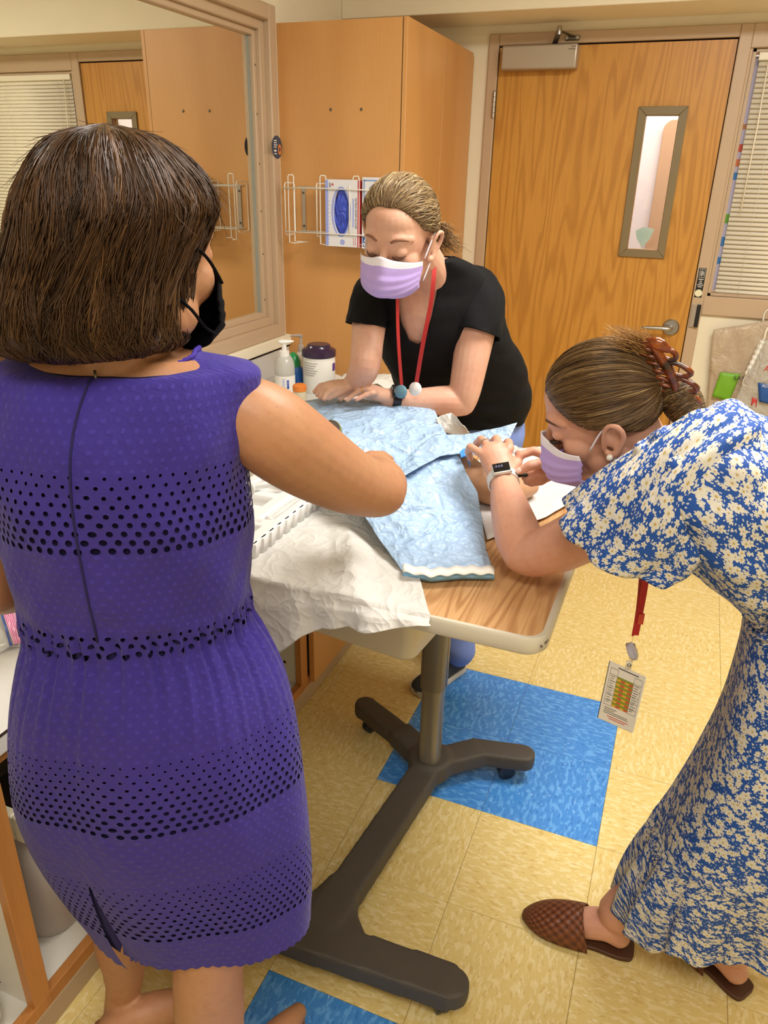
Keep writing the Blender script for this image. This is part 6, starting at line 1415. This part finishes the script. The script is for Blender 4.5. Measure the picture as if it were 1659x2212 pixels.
def coons(top, bot, left, right, n, m):
    T_, B_, L_, R_ = poly(top, n), poly(bot, n), poly(left, m), poly(right, m); out = np.zeros((m, n, T_.shape[1]))
    for i in range(m):
        v = i/(m-1)
        for j in range(n):
            u = j/(n-1); out[i, j] = (1-v)*T_[j]+v*B_[j]+(1-u)*L_[i]+u*R_[i]-((1-u)*(1-v)*T_[0]+u*(1-v)*T_[-1]+(1-u)*v*B_[0]+u*v*B_[-1])
    return out
def ridged(p, f, seed): return (1-abs(noise.noise(Vector((p[0]*f+seed, p[1]*f+seed*.7, p[2]*f)))))**3
def drape(nm, q, mat, parent, amp, f, seed, solid=.0008, extra=None):
    m, n = q.shape[:2]; P = np.zeros((m, n, 3))
    for i in range(m):
        for j in range(n):
            px, py, z = q[i, j]; w = on(px, py, 'z', z); e = min(1, 6*min(i, m-1-i)/m, 6*min(j, n-1-j)/n)*.7+.3
            dz = amp*e*(1.2*ridged(w, f, seed)+.7*ridged(w, f*2.3, seed+4)+.35*ridged(w, f*5, seed+8)-.9)
            if extra: dz += extra(w, i/(m-1), j/(n-1))
            P[i, j] = w+UP*dz
    return P, MB().grid(P).build(nm, mat, parent, solid=solid)
# ------------------------------------------------ white drape over the left half, hanging over the front edge
wdp = thing('white_drape', 'white embossed paper drape spread over the left half of the table', 'drape', (.0, -.3, TZ))
edge_px = [(932, 1341), (900, 1350), (860, 1358), (800, 1366), (740, 1367), (690, 1363), (650, 1372), (628, 1392), (612, 1410), (585, 1402), (540, 1380), (480, 1350)]
ep = np.array([on(px, py-10, 'y', -.497) for px, py in edge_px])[::-1]
nx, ny, nh2 = 110, 90, 22; P = np.zeros((ny+nh2, nx, 3)); rs = np.random.RandomState(2)
for j in range(nx):
    s = j/(nx-1)
    for i in range(ny+nh2):
        if i < ny:
            t = i/(ny-1); y = .30-t*(.30+.482); xr = np.interp(y, [-.482, -.36, -.2, .30], [.278, .215, .14, .06]); x = -.325+(xr+.325)*s
            w = np.array([x, y, 0]); h_ = .0035+.007*ridged(w, 5, 1.)*(.25+.75*(x+.33)/.6)+.003*ridged(w, 13, 3.)
            h_ += .020*max(0, 1-abs((x-.05)+.5*(y+.3))/.05)*max(0, min(1, (y+.50)/.1))*max(0, 1-max(0, (y+.30)/.12))
            P[i, j] = (x, y, TZ+h_)
        else:
            t = (i-ny+1)/nh2; x = -.325+(.278+.325)*s; zb = float(np.interp(x, ep[:, 0], ep[:, 2])); top = TZ+.004
            fold = .010*math.sin(x*34+1)+.006*math.sin(x*77)
            P[i, j] = (x+.01*t*math.sin(x*30), -.482-.012*min(1, t*3)-(.014+fold)*t, top-(top-min(zb, top-.001))*t)
MB().grid(P).build('drape_sheet', mWhD, wdp, solid=.0008)
# ------------------------------------------------ blue drape over the training arm
bdp = thing('blue_drape', 'pale blue crinkled procedure drape heaped over the middle of the table', 'drape', (.1, -.05, TZ))
top = [(628, 880, 1.012), (655, 868, 1.018), (720, 858, 1.020), (800, 861, 1.018), (870, 868, 1.018), (938, 886, 1.015)]
right = [(938, 886, 1.015), (962, 935, 1.005), (990, 985, .985), (1012, 1030, .960), (1031, 1062, .935), (1040, 1115, .900), (1050, 1190, .884), (1068, 1241, .880)]
bot = [(870, 1236, .882), (930, 1246, .886), (1000, 1240, .890), (1068, 1241, .880)]
left = [(628, 880, 1.012), (690, 960, 1.0), (760, 1070, .95), (815, 1160, .90), (870, 1236, .882)]
def creases(w, v, u):
    z = 0.0
    for (a, b, c, wd_, am) in ((.42, .05, .22, .012, .012), (.30, .55, .0, .010, .008), (.62, .30, .1, .010, .010), (.75, .7, -.2, .012, .008)):
        d = (v-a)-c*(u-b); z += am*math.exp(-(d/wd_)**2)*math.exp(-((u-b)/.35)**2)
    return z
PB, dro = drape('drape_sheet', coons(top, bot, left, right, 120, 130), mBlD, bdp, .0075, 9, 2.7, extra=creases)
# back flap down to the table
n_ = PB.shape[1]; G_ = []
for t in np.linspace(0, 1, 14):
    G_.append([PB[0, j]*np.array([1, 1, 0])+NH*(.07*t)*(1+.15*math.sin(j*.2))+UP*(PB[0, j, 2]*(1-t**1.3)+(TZ+.003)*t**1.3) for j in range(n_)])
MB().grid(G_).build('back_flap', mBlD, bdp, solid=.0008)
# folded corner standing up, deep blue turned edge, white front hem
ft_ = [(866, 1004, .975), (900, 968, .995), (940, 938, 1.012), (1000, 940, 1.015), (1050, 930, 1.03), (1117, 914, 1.055)]
fb_ = [(862, 1035, .968), (905, 1010, .985), (950, 985, .995), (1000, 980, .995), (1050, 985, .995), (1092, 966, 1.01)]
fl_ = [(866, 1004, .975), (862, 1035, .968)]; fr2 = [(1117, 914, 1.055), (1092, 966, 1.01)]
drape('drape_fold', coons(ft_, fb_, fl_, fr2, 60, 18), mBlD, bdp, .005, 12, 6.1)
drape('turned_edge', coons([(993, 976, 1.004), (1003, 968, 1.006), (1014, 985, .998)], [(996, 990, .992), (1006, 985, .994), (1016, 1010, .975)], [(993, 976, 1.004), (996, 990, .992)], [(1014, 985, .998), (1016, 1010, .975)], 10, 8), M_('bright_blue_film', '#2f86d6', .4), bdp, .001, 10, 1.)
hp_ = poly([(870, 1236), (930, 1246), (1000, 1240), (1068, 1241)], 40)
G1 = [[on(px+dx, py+dy, 'z', z)+UP*.002*math.sin(k*.9) for k, (px, py) in enumerate(hp_)] for dx, dy, z in ((0, -18, .8945), (0, -8, .896), (0, 0, .893))]
MB().grid(G1).build('white_hem', mPaper, bdp, solid=.0008)
G2 = [[on(px, py+dy, 'z', z) for px, py in hp_] for dy, z in ((-4, .890), (4, .884), (11, .8745))]
MB().grid(G2).build('hem_lip', mBlD2, bdp, solid=.0008)
# ------------------------------------------------ training arm under the drape, towel, small things
mArmT = skin('trainer_skin', '#c79a76', '#c08f6b', '#a87a56')
am = MB(); limb(am, [on(930, 985, 'z', .945), on(985, 1008, 'z', .938), on(1030, 1040, 'z', .927), on(1085, 1062, 'z', .913), on(1140, 1050, 'z', .907)], [.036, .040, .040, .034, .026], 5, 22)
tag(am.build('training_arm', mArmT), 'tan practice arm partly covered by the blue drape', 'training arm')
tw = coons([(1000, 1010, TZ+.003), (1090, 975, TZ+.003), (1165, 968, TZ+.003)], [(1052, 1170, TZ+.003), (1180, 1120, TZ+.003), (1300, 1050, TZ+.003)], [(1000, 1010, TZ+.003), (1030, 1090, TZ+.003), (1052, 1170, TZ+.003)], [(1165, 968, TZ+.003), (1230, 1005, TZ+.003), (1300, 1050, TZ+.003)], 60, 60)
tag(drape('paper_towel', tw, mTow, None, .0035, 7, 3.3, extra=lambda w, v, u: .004)[1], 'white embossed paper towel under the bending woman hands', 'paper towel')
q0, q1 = on(1070, 966, 'z', .892), on(1112, 969, 'z', .892)
ct_ = thing('clear_tube', 'short clear plastic ribbed tube behind the white watch hand', 'tube', q0)
MB().caps([q0, q1], .0095, 16).build('barrel', mClear, ct_)
for k in range(5): MB().tube([q0*(1-t)+q1*t for t in (.1, .95)], .0012, 6).build('rib', mClear, ct_) if k == 0 else MB().lathe(q0*(1-.2*k)+q1*.2*k, [(.0098, 0), (.0106, .001), (.0098, .002)], 18, unit(q1-q0), False).build('rib', mClear, ct_)
gz = on(985, 922, 'z', 1.0)
tag(drape('gauze_pad', coons([(940, 905, 1.02), (975, 892, 1.035), (1006, 925, 1.02)], [(955, 935, .99), (985, 940, .99), (1015, 940, .99)], [(940, 905, 1.02), (955, 935, .99)], [(1006, 925, 1.02), (1015, 940, .99)], 26, 20), mWhD, None, .010, 22, 7.7)[1], 'crumpled white gauze tucked behind the blue drape', 'gauze')
hq = on(716, 933, 'z', 1.012)
ih = thing('instrument_handle', 'dark grey round instrument handle with olive rim on the blue drape', 'instrument', hq)
ax_i = unit(-NH*.75+UP*.55-RH*.2); MB().lathe(hq, [(0, 0), (.022, 0), (.024, .003), (.024, .012), (0, .012)], 30, ax_i).build('disc', M_('grey_brown_plastic', '#574b46', .5), ih, autos=40)
MB().lathe(hq, [(.0240, .001), (.0262, .004), (.0262, .010), (.0240, .013)], 30, ax_i, False).build('rim', M_('olive_rubber', '#7c7a48', .5), ih)
# ------------------------------------------------ white kit tray with pockets and corrugated wall
KX0, KX1, KY0, KY1, KZ = -.285, -.100, -.425, -.090, TZ+.010
kt = thing('kit_tray', 'white moulded kit tray with corrugated wall on the white drape', 'tray', ((KX0+KX1)/2, (KY0+KY1)/2, KZ))
mTray = M_('white_moulded_plastic', '#e4e2df', .38)
pk_ = [(-.255, -.190, -.40, -.30, .020), (-.165, -.125, -.40, -.345, .020), (-.150, -.118, -.315, -.135, .020), (-.265, -.175, -.27, -.21, .022), (-.265, -.175, -.185, -.115, .022), (-.215, -.17, -.42, -.41, .01), (-.16, -.135, -.335, -.322, .01)]
nx, ny = 64, 112; P = np.zeros((ny, nx, 3)); ss = lambda a: 0 if a <= 0 else (1 if a >= 1 else a*a*(3-2*a))
for i in range(ny):
    for j in range(nx):
        x = KX0+(KX1-KX0)*j/(nx-1); y = KY0+(KY1-KY0)*i/(ny-1); z = .032
        for a, b, c, d, dp in pk_: z = min(z, .032-dp*ss((x-a)/.007)*ss((b-x)/.007)*ss((y-c)/.007)*ss((d-y)/.007))
        P[i, j] = (x, y, KZ+z)
MB().grid(P).build('tray_plate', mTray, kt, solid=.0012)
per = []
for (xa, ya, xb, yb_, nn, ox, oy) in ((KX1, KY0, KX1, KY1, 120, 1, 0), (KX1, KY1, KX0, KY1, 70, 0, 1), (KX0, KY1, KX0, KY0, 120, -1, 0), (KX0, KY0, KX1, KY0, 70, 0, -1)):
    for k in range(nn): t = k/nn; w_ = .0035*(1 if math.sin(t*nn*.55) > 0 else -.2); per.append((xa+(xb-xa)*t+ox*w_, ya+(yb_-ya)*t+oy*w_))
MB().rings([[(x, y, KZ+.032) for x, y in per], [(x*1.0+.004*(1 if x > -.19 else -1)*.6, y, KZ+.028) for x, y in per], [(x, y, KZ-.004) for x, y in per]], False).build('tray_wall', mTray, kt, solid=.0012, autos=40)
for k, (p0, p1, r_, lab) in enumerate((((-.134, -.300), (-.134, -.150), .0075, 'clear capped syringe lying in the kit tray slot'), ((-.232, -.205), (-.178, -.105), .009, 'clear plastic tube lying across the kit tray'), ((-.262, -.235), (-.205, -.31), .008, 'second clear tube crossing the kit tray'))):
    a, b = np.array([p0[0], p0[1], KZ+(.022 if k == 0 else .044)]), np.array([p1[0], p1[1], KZ+(.022 if k == 0 else .044)])
    sy = thing('syringe', lab, 'syringe', a, 'syringes in the kit tray'); MB().caps([a, b], r_, 14).build('barrel', mClear, sy); MB().tube([a*.9+b*.1, a*.2+b*.8], r_*.55, 10).build('plunger', mWhitePl, sy)
    MB().lathe(a, [(0, -.002), (r_*1.5, -.002), (r_*1.5, .001), (0, .001)], 16, unit(b-a)).build('flange', mWhitePl, sy)
bpy.context.view_layer.update()
